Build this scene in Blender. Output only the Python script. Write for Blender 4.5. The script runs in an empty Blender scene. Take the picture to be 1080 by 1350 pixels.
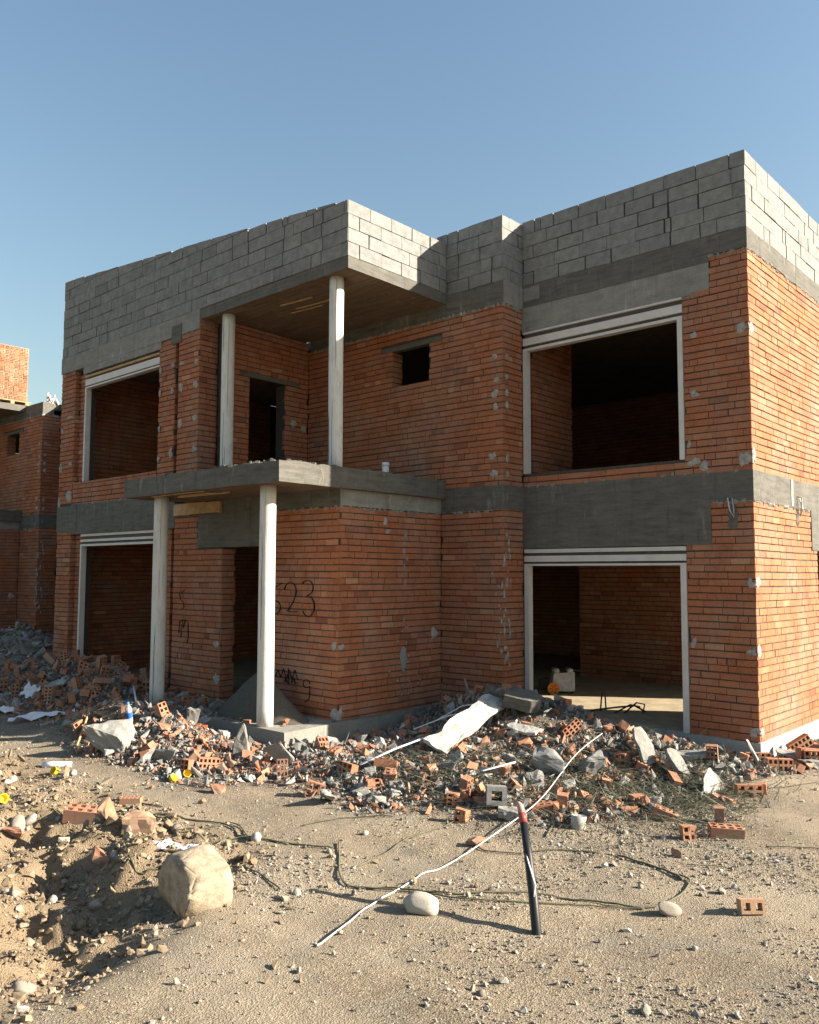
import bpy, bmesh, math, random
import numpy as np
from mathutils import Vector, Matrix, Euler
rng = random.Random(7); nr = np.random.RandomState(11)
scene = bpy.context.scene
COL = scene.collection
# ------------------------------------------------------------------ camera
YAW, PITCH, ROLL = math.radians(42.09555206), math.radians(4.22195901), math.radians(0.18539375)
FPX = 1102.604; CAM = np.array([3.69561266, -10.34531657, 2.25486908])
def cam_axes():
    f = np.array([-math.sin(YAW)*math.cos(PITCH), math.cos(YAW)*math.cos(PITCH), math.sin(PITCH)])
    r0 = np.array([math.cos(YAW), math.sin(YAW), 0.0]); u0 = np.cross(r0, f)
    return r0*math.cos(ROLL)+u0*math.sin(ROLL), -r0*math.sin(ROLL)+u0*math.cos(ROLL), f
CR, CU, CF = cam_axes()
cd = bpy.data.cameras.new('camera'); cam = bpy.data.objects.new('camera', cd); COL.objects.link(cam)
cd.sensor_fit = 'HORIZONTAL'; cd.sensor_width = 36; cd.lens = 36*FPX/1080; cd.clip_start = 0.05; cd.clip_end = 3000
M = Matrix.Identity(4)
for i in range(3):
    M[i][0] = CR[i]; M[i][1] = CU[i]; M[i][2] = -CF[i]; M[i][3] = CAM[i]
cam.matrix_world = M; scene.camera = cam
def ray(px, py): return CF + CR*(px-540)/FPX - CU*(py-675)/FPX
# ------------------------------------------------------------------ light
SUN = Vector((1, .66, .55)).normalized()
ld = bpy.data.lights.new('sun', 'SUN'); sun = bpy.data.objects.new('sun', ld); COL.objects.link(sun)
ld.energy = 5.0; ld.angle = math.radians(.5); ld.color = (1, .895, .735)
sun.rotation_euler = SUN.to_track_quat('Z', 'Y').to_euler(); sun.location = (20, 13, 20)
W = bpy.data.worlds.new('World'); scene.world = W; W.use_nodes = True
wn = W.node_tree; bg = wn.nodes['Background']
sky = wn.nodes.new('ShaderNodeTexSky'); sky.sky_type = 'NISHITA'; sky.sun_disc = False
sky.sun_elevation = math.asin(SUN.z); sky.sun_rotation = math.atan2(SUN.x, SUN.y)
sky.air_density = 1.7; sky.dust_density = 1.5; sky.ozone_density = 3.2; sky.altitude = 0
wn.links.new(sky.outputs[0], bg.inputs[0]); bg.inputs[1].default_value = .05
vs = scene.view_settings; vs.view_transform = 'Standard'; vs.look = 'None'; vs.gamma = 1; vs.exposure = 1.9
scene.cycles.max_bounces = 8; scene.cycles.diffuse_bounces = 2
# ------------------------------------------------------------------ noise
def _h(i, j, s):
    n = (i*374761393 + j*668265263 + s*974634777) & 0xffffffff
    n = ((n ^ (n >> 13))*1274126177) & 0xffffffff
    return ((n ^ (n >> 16)) & 0xffff)/65535.0
def vnoise(x, y, s=0):
    x = np.asarray(x, float); y = np.asarray(y, float)
    i = np.floor(x).astype(np.int64); j = np.floor(y).astype(np.int64)
    a = x-i; b = y-j; a = a*a*(3-2*a); b = b*b*(3-2*b)
    return (_h(i, j, s)*(1-a)+_h(i+1, j, s)*a)*(1-b)+(_h(i, j+1, s)*(1-a)+_h(i+1, j+1, s)*a)*b
def fbm(x, y, f, o=4, s=0):
    t = 0; a = .5; 
    for k in range(o):
        t = t + a*(vnoise(x*f+17.3*k, y*f-9.1*k, s+k)-.5); f *= 2.03; a *= .5
    return t*2
def sst(e0, e1, x):
    t = np.clip((x-e0)/(e1-e0), 0, 1); return t*t*(3-2*t)
# ------------------------------------------------------------------ terrain
MOUNDS = [ # cx, cy, sx, sy, h
 (-3.0,-.95,.68,.55,.50), (-2.1,-.95,.7,.55,.20), (-1.2,-.95,.7,.5,.16), (-4.05,-.75,.55,.55,.24), (-2.5,-2.1,1.1,.7,.17), (-.5,-.8,.5,.4,.12),
 (-11.4,-3.2,.8,.5,.47), (-10.0,-3.25,.8,.55,.47), (-12.8,-3.3,.9,.6,.22), (-8.8,-3.4,.6,.5,.42), (-9.6,-4.3,1.3,.6,.12),
 (-7.0,-4.45,.6,.42,.38), (-6.0,-4.35,.55,.38,.30), (-5.25,-4.3,.4,.3,.14), (-3.8,-3.55,.9,.45,.13), (-2.2,-3.3,.8,.5,.1),
 (-17.0,-1.7,1.8,1.0,.75), (-15.0,-2.2,1.3,.9,.35),
 (.75,.9,.35,.5,.1)]
def mound(x, y):
    h = 0
    for cx, cy, sx, sy, a in MOUNDS:
        h = h + a*np.exp(-.5*((x-cx)/sx)**2-.5*((y-cy)/sy)**2)
    return h
def inside(x, y, m=0.0):
    return ((x > -12.8-m) & (x < -7.9+m) & (y > -2.6-m)) | ((x > -8.2-m) & (x < -4.4+m) & (y > -3.66-m)) | ((x >= -4.6) & (x < -3.3+m) & (y > -.5-m)) | ((x >= -3.4) & (x < m) & (y > -m) & (y < 9))
EX = [-14,-8,-6.2,-4.3,-2.9,-1.9,-1.2,-.35,0,.25,.6]; EY = [-5.0,-4.9,-5.3,-5.35,-4.55,-4.4,-4.1,-3.6,-2.9,-1.5,.2]
def rubble(x, y):   # 1 inside the belt of debris, 0 on bare ground
    e = np.interp(x, EX, EY)+.5*fbm(x, y, .9, 3, 40)
    k = sst(-.25, .3, y-e)*sst(.75, .1, x-.25*np.clip(y+1.5, 0, 2))
    return k*sst(-16, -13, x)
def terrain(x, y):
    x = np.asarray(x, float); y = np.asarray(y, float)
    z = .05*fbm(x, y, .35, 3, 3)-.03*np.exp(-.5*((y+5.1-.33*x+.25*np.sin(x*.9))/.16)**2)*(x > -2.3)*sst(-2.3,-1.2,x)-.03*np.exp(-.5*((y+6.55-.33*x+.25*np.sin(x*.9))/.16)**2)*sst(-1.6,-.6,x)+.022*fbm(x, y, 1.7, 4, 9)+.010*fbm(x, y, 9, 4, 23)
    m = mound(x, y); z = z+m*(1+.18*fbm(x, y, 2.2, 3, 30))+np.clip(m*4, 0, 1)*.05*fbm(x, y, 5, 3, 31)
    # dug-over ground at the near left: ridges and hollows
    k = sst(-1.15, -2.1, x+.35*(y+7))*sst(-5.75, -6.4, y)*sst(-11, -8, x)
    z = z+k*(.12*fbm(x, y, 1.15, 3, 61)+.20*fbm(x, y, 3.6, 5, 62)+.05*fbm(x, y, 11, 3, 63)-.03)
    for cx, cy, s, a in ((-1.72,-7.25,.32,-.15),(-2.3,-7.6,.38,-.19),(-2.95,-7.15,.30,-.17),(-3.7,-7.0,.34,-.17),(-2.55,-6.78,.26,.12),(-3.4,-6.5,.34,.14),(-1.9,-6.85,.18,.06),(-1.5,-7.9,.35,-.2)):
        z = z+a*np.exp(-.5*((x-cx)**2+(y-cy)**2)/s**2)
    ins = inside(x, y, -.05)
    z = np.where(ins, np.minimum(z, .0), z)
    far = np.sqrt((x+3)**2+(y+3)**2); z = z*sst(60, 25, far)
    return z
def tz(x, y): return float(terrain(np.array([x]), np.array([y]))[0])
def at(px, py, dz=0.0):      # the point of the ground that shows at a place in the photograph
    d = ray(px, py); t = np.linspace(3, 40, 3000); P = CAM[None, :]+d[None, :]*t[:, None]
    below = P[:, 2] < terrain(P[:, 0], P[:, 1])+dz
    k = int(np.argmax(below)) if below.any() else 2999
    return Vector(P[k])
def at_plane(px, py, ax, v):
    d = ray(px, py); t = (v-CAM[ax])/d[ax]; return Vector(CAM+d*t)
# ------------------------------------------------------------------ materials
def mat(name, rough=.9):
    m = bpy.data.materials.new(name); m.use_nodes = True; nt = m.node_tree
    b = nt.nodes['Principled BSDF']; b.inputs['Roughness'].default_value = rough
    b.inputs['Specular IOR Level'].default_value = .25
    return m, nt, b
def N(nt, t, **kw):
    n = nt.nodes.new(t)
    for k, v in kw.items():
        if hasattr(n, k): setattr(n, k, v)
        else: n.inputs[k.replace('_', ' ')].default_value = v
    return n
def ramp(nt, src, stops, interp='LINEAR'):
    r = nt.nodes.new('ShaderNodeValToRGB'); cr = r.color_ramp; cr.interpolation = interp
    while len(cr.elements) < len(stops): cr.elements.new(.5)
    for e, (p, c) in zip(cr.elements, stops): e.position = p; e.color = (*c, 1) if len(c) == 3 else c
    nt.links.new(src, r.inputs[0]); return r.outputs[0]
def mix(nt, fac, a, b, blend='MIX'):
    n = nt.nodes.new('ShaderNodeMix'); n.data_type = 'RGBA'; n.blend_type = blend
    for s, v in ((n.inputs[0], fac), (n.inputs[6], a), (n.inputs[7], b)):
        if hasattr(v, 'is_output'): nt.links.new(v, s)
        elif isinstance(v, (int, float)): s.default_value = v
        else: s.default_value = (*v, 1)
    return n.outputs[2]
def noise(nt, scale, detail=4, rough=.6, vec=None, w=None):
    n = N(nt, 'ShaderNodeTexNoise', Scale=scale, Detail=detail, Roughness=rough)
    if vec is not None: nt.links.new(vec, n.inputs['Vector'])
    return n.outputs[0]
def coord(nt, kind='Object', scale=None):
    t = nt.nodes.new('ShaderNodeTexCoord'); o = t.outputs[kind]
    if scale:
        mp = nt.nodes.new('ShaderNodeMapping'); mp.inputs['Scale'].default_value = scale
        nt.links.new(o, mp.inputs['Vector']); o = mp.outputs[0]
    return o
def bump(nt, b, h, strength=.5, dist=.01):
    n = N(nt, 'ShaderNodeBump', Strength=strength, Distance=dist); nt.links.new(h, n.inputs['Height']); nt.links.new(n.outputs[0], b.inputs['Normal'])
def attr(nt, name):
    a = nt.nodes.new('ShaderNodeAttribute'); a.attribute_name = name; return a
def brick_mat(name, dusty=.25, dust=(.30,.235,.19), lo=.46):
    m, nt, b = mat(name, .92); o = coord(nt)
    t = attr(nt, 'tone').outputs['Fac']
    c = ramp(nt, t, [(0, (.19,.064,.036)), (.25, (.325,.112,.053)), (.6, (.385,.146,.070)), (.85, (.42,.185,.096)), (1, (.46,.27,.16))])
    c = mix(nt, .55, c, mix(nt, ramp(nt, noise(nt, 38, 4, .7, o), [(.3, (.45,.45,.45)), (.7, (1.0,1.0,1.0))]), (.1,.1,.1), c, 'MULTIPLY') if False else c)
    sp = ramp(nt, noise(nt, 45, 5, .7, o), [(.32, (.58,.56,.55)), (.6, (1,1,1))]); c = mix(nt, .8, c, sp, 'MULTIPLY')
    d = ramp(nt, noise(nt, 1.3, 6, .68, o), [(lo, (0,0,0)), (lo+.26, (1,1,1))])
    c = mix(nt, mix(nt, 1.0, d, (min(.85, dusty*1.6),)*3, 'MULTIPLY'), c, dust)
    g = ramp(nt, noise(nt, 2.1, 6, .7, coord(nt, 'Object', (1.6,1.6,.8))), [(.5, (0,0,0)), (.75, (.6,.6,.6))]); c = mix(nt, g, c, (.16,.075,.05))
    nt.links.new(c, b.inputs['Base Color']); bump(nt, b, noise(nt, 120, 4, .7, o), .5, .004); return m
def concrete_mat(name, c0, c1, board=(1, 1, 9), bstr=.5):
    m, nt, b = mat(name, .93); o = coord(nt)
    c = mix(nt, noise(nt, 1.7, 7, .68, o), c0, c1)
    s = ramp(nt, noise(nt, 3, 6, .7, coord(nt, 'Object', board)), [(.32, (.45,.45,.45)), (.5, (.9,.9,.89)), (.68, (1.25,1.23,1.2))]); c = mix(nt, bstr, c, s, 'MULTIPLY')
    p = ramp(nt, noise(nt, 60, 3, .6, o), [(.3, (.6,.6,.6)), (.45, (1,1,1))]); c = mix(nt, .6, c, p, 'MULTIPLY')
    e = ramp(nt, noise(nt, 2.4, 5, .7, coord(nt, 'Object', (1,1,.5))), [(.6, (0,0,0)), (.8, (.55,.55,.55))]); c = mix(nt, e, c, tuple(v*1.45 for v in c1))
    dr = ramp(nt, noise(nt, 2.6, 5, .65, coord(nt, 'Object', (3, 3, .35))), [(.56, (0,0,0)), (.72, (.5,.5,.5))]); c = mix(nt, dr, c, tuple(v*.5 for v in c0))
    d2 = ramp(nt, noise(nt, 3.1, 5, .65, coord(nt, 'Object', (2.2, 2.2, .5))), [(.60, (0,0,0)), (.70, (.45,.45,.45))]); c = mix(nt, d2, c, tuple(min(.5, v*1.7) for v in c1))
    nt.links.new(c, b.inputs['Base Color']); bump(nt, b, noise(nt, 30, 7, .75, coord(nt, 'Object', board)), .8, .014); return m
def tone_mat(name, stops, rough=.92, mottle=40, bs=.5):
    m, nt, b = mat(name, rough); o = coord(nt); c = ramp(nt, attr(nt, 'tone').outputs['Fac'], stops)
    sp = ramp(nt, noise(nt, mottle, 4, .7, o), [(.3, (.6,.6,.6)), (.65, (1.08,1.08,1.08))]); c = mix(nt, .8, c, sp, 'MULTIPLY')
    nt.links.new(c, b.inputs['Base Color']); bump(nt, b, noise(nt, mottle*2.2, 5, .7, o), bs, .006); return m
def plain_mat(name, c, rough=.6, var=.25, scale=8, metal=0, bs=.15):
    m, nt, b = mat(name, rough); o = coord(nt); b.inputs['Metallic'].default_value = metal
    sp = ramp(nt, noise(nt, scale, 5, .65, o), [(.3, (1-var,)*3), (.7, (1+var*.3,)*3)]); nt.links.new(mix(nt, 1.0, c, sp, 'MULTIPLY'), b.inputs['Base Color'])
    bump(nt, b, noise(nt, scale*6, 4, .6, o), bs, .004); return m
BRICK = brick_mat('fired_clay_brick', .34, (.29,.225,.18), .44)
MORTAR = plain_mat('raked_mortar', (.075,.064,.054), .95, .4, 20, bs=.4)
CONC_D = concrete_mat('damp_board_marked_concrete', (.088,.083,.074), (.175,.168,.150), (.9,.9,6), .6)
CONC_L = concrete_mat('pale_concrete', (.19,.187,.172), (.31,.30,.275), (1,1,3), .45)
PLINTH = concrete_mat('plinth_render', (.30,.31,.30), (.40,.40,.385), (1,1,1.4), .25)
BLOCK = tone_mat('grey_concrete_block', [(0, (.16,.162,.16)), (.5, (.213,.213,.206)), (1, (.265,.26,.245))], mottle=9)
WHITE = plain_mat('grey_white_powder_coating', (.56,.53,.50), .5, .14, 5)
SLOT = plain_mat('dark_slot', (.09,.08,.075), .7)
PATCH = plain_mat('white_mortar_smear', (.35,.335,.315), .95, .45, 18, bs=.6)
SOFFIT = concrete_mat('formwork_stained_soffit', (.16,.115,.075), (.26,.19,.125), (.5,7,1), .8)
WOOD = plain_mat('raw_pine_board', (.46,.31,.16), .85, .4, 9)
REBAR = plain_mat('dark_rebar', (.045,.04,.038), .6, .3, 20)
def column_mat():
    m, nt, b = mat('white_formwork_tube', .62); o = coord(nt)
    c = mix(nt, noise(nt, 2.5, 5, .6, o), (.55,.54,.50), (.64,.62,.58))
    v = coord(nt, 'Object', (9, 9, .35)); s = ramp(nt, noise(nt, 2.2, 3, .55, v), [(.34, (.22,.22,.22)), (.385, (1,1,1))])
    zsep = nt.nodes.new('ShaderNodeSeparateXYZ'); nt.links.new(o, zsep.inputs[0])
    k = ramp(nt, noise(nt, 1.1, 3, .6, coord(nt, 'Object', (2, 2, .5))), [(.42, (0,0,0)), (.55, (1,1,1))])
    c = mix(nt, k, c, mix(nt, 1.0, c, s, 'MULTIPLY'))
    st = ramp(nt, noise(nt, 3.5, 6, .7, coord(nt, 'Object', (1.5, 1.5, .6))), [(.5, (0,0,0)), (.68, (.65,.65,.65))]); c = mix(nt, st, c, (.33,.315,.285))
    nt.links.new(c, b.inputs['Base Color']); bump(nt, b, noise(nt, 3, 4, .6, v), .5, .02); return m
COLM = column_mat()
def ground_mat():
    m, nt, b = mat('dry_sandy_soil', .97); o = coord(nt)
    c = ramp(nt, noise(nt, .7, 6, .62, o), [(.3, (.185,.15,.11)), (.5, (.255,.207,.152)), (.72, (.305,.25,.182))])
    fine = ramp(nt, noise(nt, 32, 6, .75, o), [(.3, (.55,.53,.5)), (.55, (1,1,1)), (.75, (1.18,1.16,1.12))]); c = mix(nt, .85, c, fine, 'MULTIPLY')
    g = ramp(nt, noise(nt, 1.6, 5, .7, o), [(.5, (0,0,0)), (.66, (.75,.75,.75))]); c = mix(nt, g, c, (.19,.175,.15))
    vo = N(nt, 'ShaderNodeTexVoronoi', Scale=85.0); nt.links.new(o, vo.inputs['Vector']); sepc = nt.nodes.new('ShaderNodeSeparateColor'); nt.links.new(vo.outputs['Color'], sepc.inputs[0])
    c = mix(nt, .75, c, ramp(nt, sepc.outputs[0], [(0, (.5,.49,.47)), (.25, (.85,.84,.82)), (.8, (1.02,1.02,1.0)), (.9, (1.45,1.45,1.42))]), 'MULTIPLY')
    tr = ramp(nt, noise(nt, 1.0, 4, .6, coord(nt, 'Object', (.28, .9, 1))), [(.45, (0,0,0)), (.62, (.6,.6,.6))]); c = mix(nt, tr, c, (.33,.275,.205))
    r = attr(nt, 'rubble').outputs['Fac']; rc = mix(nt, noise(nt, 6, 5, .7, o), (.06,.054,.046), (.165,.14,.11))
    c = mix(nt, r, c, rc)
    dk = attr(nt, 'dug').outputs['Fac']; c = mix(nt, dk, c, mix(nt, noise(nt, 5, 5, .7, o), (.165,.122,.08), (.30,.225,.145)))
    nt.links.new(c, b.inputs['Base Color'])
    add = N(nt, 'ShaderNodeMath', operation='ADD'); nt.links.new(noise(nt, 28, 7, .75, o), add.inputs[0])
    nt.links.new(noise(nt, 150, 5, .7, o), add.inputs[1])
    add2 = N(nt, 'ShaderNodeMath', operation='ADD'); nt.links.new(add.outputs[0], add2.inputs[0]); nt.links.new(vo.outputs['Distance'], add2.inputs[1])
    bump(nt, b, add2.outputs[0], .8, .016); return m
GROUND = ground_mat()
# ------------------------------------------------------------------ objects
def tag(o, label=None, cat=None, group=None, kind=None):
    if label: o['label'] = label
    if cat: o['category'] = cat
    if group: o['group'] = group
    if kind: o['kind'] = kind
    return o
def empty(name, loc, label, cat, group=None, rz=0):
    o = bpy.data.objects.new(name, None); COL.objects.link(o); o.location = loc; o.rotation_euler = (0, 0, rz); o.empty_display_size = .2
    return tag(o, label, cat, group)
class MB:
    def __init__(s): s.v = []; s.f = []; s.t = []; s.m = []
    def add(s, vs, fs, tone=.5, mi=0):
        k = len(s.v); s.v.extend([tuple(q) for q in vs])
        for f in fs: s.f.append(tuple(i+k for i in f)); s.t.append(tone); s.m.append(mi)
    def box(s, x0, x1, y0, y1, z0, z1, tone=.5, mi=0, j=0):
        vs = [(x, y, z) for z in (z0, z1) for (x, y) in ((x0,y0),(x1,y0),(x1,y1),(x0,y1))]
        if j: vs = [tuple(c+rng.uniform(-j, j) for c in q) for q in vs]
        s.add(vs, [(3,2,1,0),(4,5,6,7),(0,1,5,4),(1,2,6,5),(2,3,7,6),(3,0,4,7)], tone, mi)
    def tube(s, pts, r, n=7, tone=.5, mi=0, flat=1.0, caps=True):
        P = [Vector(q) for q in pts]; rings = []
        rr = r if isinstance(r, (list, tuple)) else [r]*len(P)
        up = Vector((0, 0, 1)); prev = None
        for i, q in enumerate(P):
            d = (P[min(i+1, len(P)-1)]-P[max(i-1, 0)])
            d = d.normalized() if d.length > 1e-9 else Vector((0, 0, 1))
            if prev is None: a = d.cross(up); a = a.normalized() if a.length > 1e-3 else Vector((1, 0, 0))
            else: a = (prev-d*prev.dot(d)); a = a.normalized() if a.length > 1e-6 else Vector((1, 0, 0))
            prev = a; b = d.cross(a)
            rings.append([q+a*math.cos(2*math.pi*k/n)*rr[i]+b*math.sin(2*math.pi*k/n)*rr[i]*flat for k in range(n)])
        vs = [v for g in rings for v in g]; fs = []
        for i in range(len(P)-1):
            for k in range(n): fs.append((i*n+k, i*n+(k+1) % n, (i+1)*n+(k+1) % n, (i+1)*n+k))
        if caps: fs.append(tuple(range(n))[::-1]); fs.append(tuple((len(P)-1)*n+k for k in range(n)))
        s.add(vs, fs, tone, mi)
    def build(s, name, mats, parent=None, smooth=False):
        me = bpy.data.meshes.new(name); me.from_pydata(s.v, [], s.f)
        for m in (mats if isinstance(mats, list) else [mats]): me.materials.append(m)
        if s.f:
            a = me.attributes.new('tone', 'FLOAT', 'FACE'); a.data.foreach_set('value', s.t)
            me.polygons.foreach_set('material_index', s.m)
            if smooth: me.polygons.foreach_set('use_smooth', [True]*len(s.f))
        me.update(); o = bpy.data.objects.new(name, me); COL.objects.link(o)
        if parent: o.parent = parent
        return o
def rough_box(B, x0, x1, y0, y1, z0, z1, amp=.006, step=.16, tone=.5, mi=0, seed=0, fr=2.2, top_extra=0):
    """a box with slightly wavy faces and worn edges"""
    nx = max(1, min(70, int((x1-x0)/step))); ny = max(1, min(40, int((y1-y0)/step))); nz = max(1, min(30, int((z1-z0)/step)))
    idx = {}; vs = []; fs = []
    def P(i, j, k):
        if (i, j, k) in idx: return idx[(i, j, k)]
        q = np.array([x0+(x1-x0)*i/nx, y0+(y1-y0)*j/ny, z0+(z1-z0)*k/nz])
        n = [float(fbm(q[a]+q[2]*1.7+seed, q[b]+q[2]*.9-seed, fr, 3, 70+a)) for a, b in ((0, 1), (1, 0), (0, 1))]
        q = q+amp*np.array([n[0]*.6, n[1]*.6, n[2]*1.3])
        if k == nz and top_extra: q[2] += top_extra*float(fbm(q[0], q[1], 9, 3, 5))
        idx[(i, j, k)] = len(vs); vs.append(tuple(q)); return idx[(i, j, k)]
    for i in range(nx):
        for j in range(ny):
            fs.append((P(i,j,0),P(i,j+1,0),P(i+1,j+1,0),P(i+1,j,0))); fs.append((P(i,j,nz),P(i+1,j,nz),P(i+1,j+1,nz),P(i,j+1,nz)))
    for i in range(nx):
        for k in range(nz):
            fs.append((P(i,0,k),P(i+1,0,k),P(i+1,0,k+1),P(i,0,k+1))); fs.append((P(i,ny,k),P(i,ny,k+1),P(i+1,ny,k+1),P(i+1,ny,k)))
    for j in range(ny):
        for k in range(nz):
            fs.append((P(0,j,k),P(0,j,k+1),P(0,j+1,k+1),P(0,j+1,k))); fs.append((P(nx,j,k),P(nx,j+1,k),P(nx,j+1,k+1),P(nx,j,k+1)))
    B.add(vs, fs, tone, mi)
CH = .0885
def brickface(B, O, U, Nn, u0, u1, z0, z1, holes=(), L=.255, depth=.055, th=.24, core=True, ch=CH, zref=0.0):
    """bricks laid course by course on a raked mortar core.  O origin on the face, U along, Nn outward."""
    O = Vector(O); U = Vector(U); Nn = Vector(Nn); Z = Vector((0, 0, 1))
    flip = U.cross(Z).dot(Nn) < 0
    def put(a, b, c, d, n0, n1, tone, mi, j=0):
        vs = []
        for z in (c, d):
            for (u, n) in ((a, n1), (b, n1), (b, n0), (a, n0)):
                vs.append(O+U*(u+rng.uniform(-j, j))+Nn*(n+rng.uniform(-j, j)*.7)+Z*(z+rng.uniform(-j, j)))
        fs = [(3,2,1,0),(4,5,6,7),(0,1,5,4),(1,2,6,5),(3,0,4,7)]
        if mi == 1: fs.append((2,3,7,6))
        if flip: fs = [f[::-1] for f in fs]
        B.add(vs, fs, tone, mi)
    k0 = int(math.floor((z0-zref)/ch+.02)); ph = rng.uniform(0, 9); row = k0; base = rng.uniform(.3, .6)
    while True:
        a = zref+row*ch; b = a+ch
        za = max(a, z0); zb = min(b, z1)
        if a >= z1-.012: break
        row += 1
        if zb-za < .025: continue
        zm = (za+zb)/2; iv = [(u0, u1)]
        for (h0, h1, hz0, hz1) in holes:
            if hz0 < zm < hz1:
                nv = []
                for (p, q) in iv:
                    if h1 <= p or h0 >= q: nv.append((p, q)); continue
                    if h0 > p+.02: nv.append((p, h0))
                    if h1 < q-.02: nv.append((h1, q))
                iv = nv
        sag = rng.uniform(-.003, .003); shift = rng.choice((0, .5, .5, .25, .75))*L
        for (p, q) in iv:
            u = p-((shift+rng.uniform(-.04, .04)) % L); 
            while u < q-.004:
                l = L*rng.uniform(.95, 1.04) if rng.random() < .74 else L*rng.uniform(.42, .55)
                s, e = max(u, p), min(u+l, q); u += l
                if e-s < .035: continue
                g = rng.uniform(.0012, .0035) if rng.random() < .85 else .008
                wob = .004*math.sin((s+e)*.9+ph)+sag
                tn = min(1, max(0, rng.gauss(.48, .10)))
                if rng.random() < .035: tn = rng.uniform(.7, .95)
                if rng.random() < .05: tn = rng.uniform(.05, .22)
                pr = rng.uniform(-.0035, .0035)
                put(s+(g if s > p else 0), e-(g if e < q else 0), za+.008+wob, zb-.008+wob, -depth, pr, tn, 0, .0022)
    if core:
        us = sorted({u0, u1, *[min(max(h[i], u0), u1) for h in holes for i in (0, 1)]}); zs = sorted({z0, z1, *[min(max(h[i], z0), z1) for h in holes for i in (2, 3)]})
        for i in range(len(us)-1):
            for k in range(len(zs)-1):
                um, zm = (us[i]+us[i+1])/2, (zs[k]+zs[k+1])/2
                if any(h[0] < um < h[1] and h[2] < zm < h[3] for h in holes): continue
                e = .004; put(us[i]+(e if us[i] == u0 else 0), us[i+1]-(e if us[i+1] == u1 else 0), zs[k]+(e if zs[k] == z0 else 0), zs[k+1]-(e if zs[k+1] == z1 else 0), -th, -.013, .5, 1)
def smear(B, c, U, Nn, w, h, mi=2):
    """a lumpy mortar smear standing a few millimetres off the bricks"""
    c = Vector(c); U = Vector(U); Nn = Vector(Nn); Z = Vector((0, 0, 1)); n = 11; vs = [c+Nn*rng.uniform(.012, .022)]
    for ring, (rr, d) in enumerate(((.55, .014), (1.0, .001))):
        for k in range(n):
            a = 2*math.pi*k/n; q = rr*rng.uniform(.6, 1.15)
            vs.append(c+U*(math.cos(a)*w*.5*q)+Z*(math.sin(a)*h*.5*q)+Nn*(d*rng.uniform(.5, 1.2)))
    fs = [(0, 1+k, 1+(k+1) % n) for k in range(n)]+[(1+k, 1+n+k, 1+n+(k+1) % n, 1+(k+1) % n) for k in range(n)]
    B.add(vs, fs, .5, mi)
BM = [BRICK, MORTAR, PATCH, CONC_L]
fX, fY = ((1,0,0),(0,-1,0)), ((0,1,0),(1,0,0))     # front-facing wall, right-facing wall
def ragged(B, O, U, Nn, u0, u1, z, step=.06, h=.05):
    u = u0+.03
    while u < u1-.03:
        if rng.random() < .75: smear(B, Vector(O)+Vector(U)*u+Vector((0,0,z-rng.uniform(0,.02))), U, Nn, rng.uniform(.04,.10), h*rng.uniform(.5,1.6), 3)
        u += step*rng.uniform(.5, 1.6)
# ================================================================== THE HOUSE
house = empty('unfinished_house', (0, 0, 0), 'unfinished two storey red brick house with grey block parapet and white round columns', 'house')
NEIGH = []     # parts the half-built house next door has too
def part(B, name, mats, label=None, share=False, parent=None, smooth=False):
    o = B.build(name, mats, parent or house, smooth)
    if label: o['label'] = label
    if share: NEIGH.append(o)
    return o
ZP, ZB0, ZB1 = .25, 3.17, 3.535
# --- right wing front
B = MB(); Y0 = -.0
brickface(B, (0,0,0), *fX, -3.36, -.004, ZP, 6.345, holes=((-3.37,-.86,-1,2.625), (-3.37,-.53,2.627,3.54), (-.54,.1,3.17,3.54), (-3.37,-.85,3.74,6.4), (-3.37,-.49,5.885,6.4)), zref=ZP)
for (x, z, w, h) in ((-.72,5.33,.12,.14),(-.70,4.55,.12,.13),(-.73,3.72,.2,.2),(-.60,3.66,.16,.14),(-.07,5.32,.18,.16),(-.1,3.68,.22,.22),(-.05,2.16,.1,.14),(-.07,1.34,.12,.14),(-.07,.36,.16,.16),(-.80,1.4,.08,.16),(-.78,3.95,.08,.12)):
    for q in range(2): smear(B, (x+rng.uniform(-.03,.03), .001, z+rng.uniform(-.04,.04)), *fX, w*rng.uniform(.5,.9), h*rng.uniform(.5,1))
ragged(B, (0,0,0), *fX, -.49, 0, 6.34); ragged(B, (0,0,0), *fX, -.84, -.5, 5.87); ragged(B, (0,0,0), *fX, -.52, 0, 3.165); ragged(B, (0,0,0), *fX, -3.3, 0, 3.56, .2)
part(B, 'brick_wall', BM, 'front brickwork of the right wing with two wide openings', True)
# --- right wing side
B = MB()
brickface(B, (0,0,0), *fY, .004, 8.0, ZP, 6.345, holes=((2.45,4.15,-1,2.6), (2.2,4.4,2.6,3.54), (-1,9,3.17,3.54)), zref=ZP)
for (y, z, w, h) in ((.08,5.32,.16,.16),(.05,3.72,.12,.24),(.08,2.16,.16,.17),(.06,1.34,.14,.16),(.07,.36,.14,.14)):
    smear(B, (.001, y, z), *fY, w, h)
ragged(B, (0,0,0), *fY, 0, 7, 6.34); ragged(B, (0,0,0), *fY, 0, 2.2, 3.165)
B_ = 0
part(B, 'brick_wall', BM, 'sunlit right side wall of small bricks', True)
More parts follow.
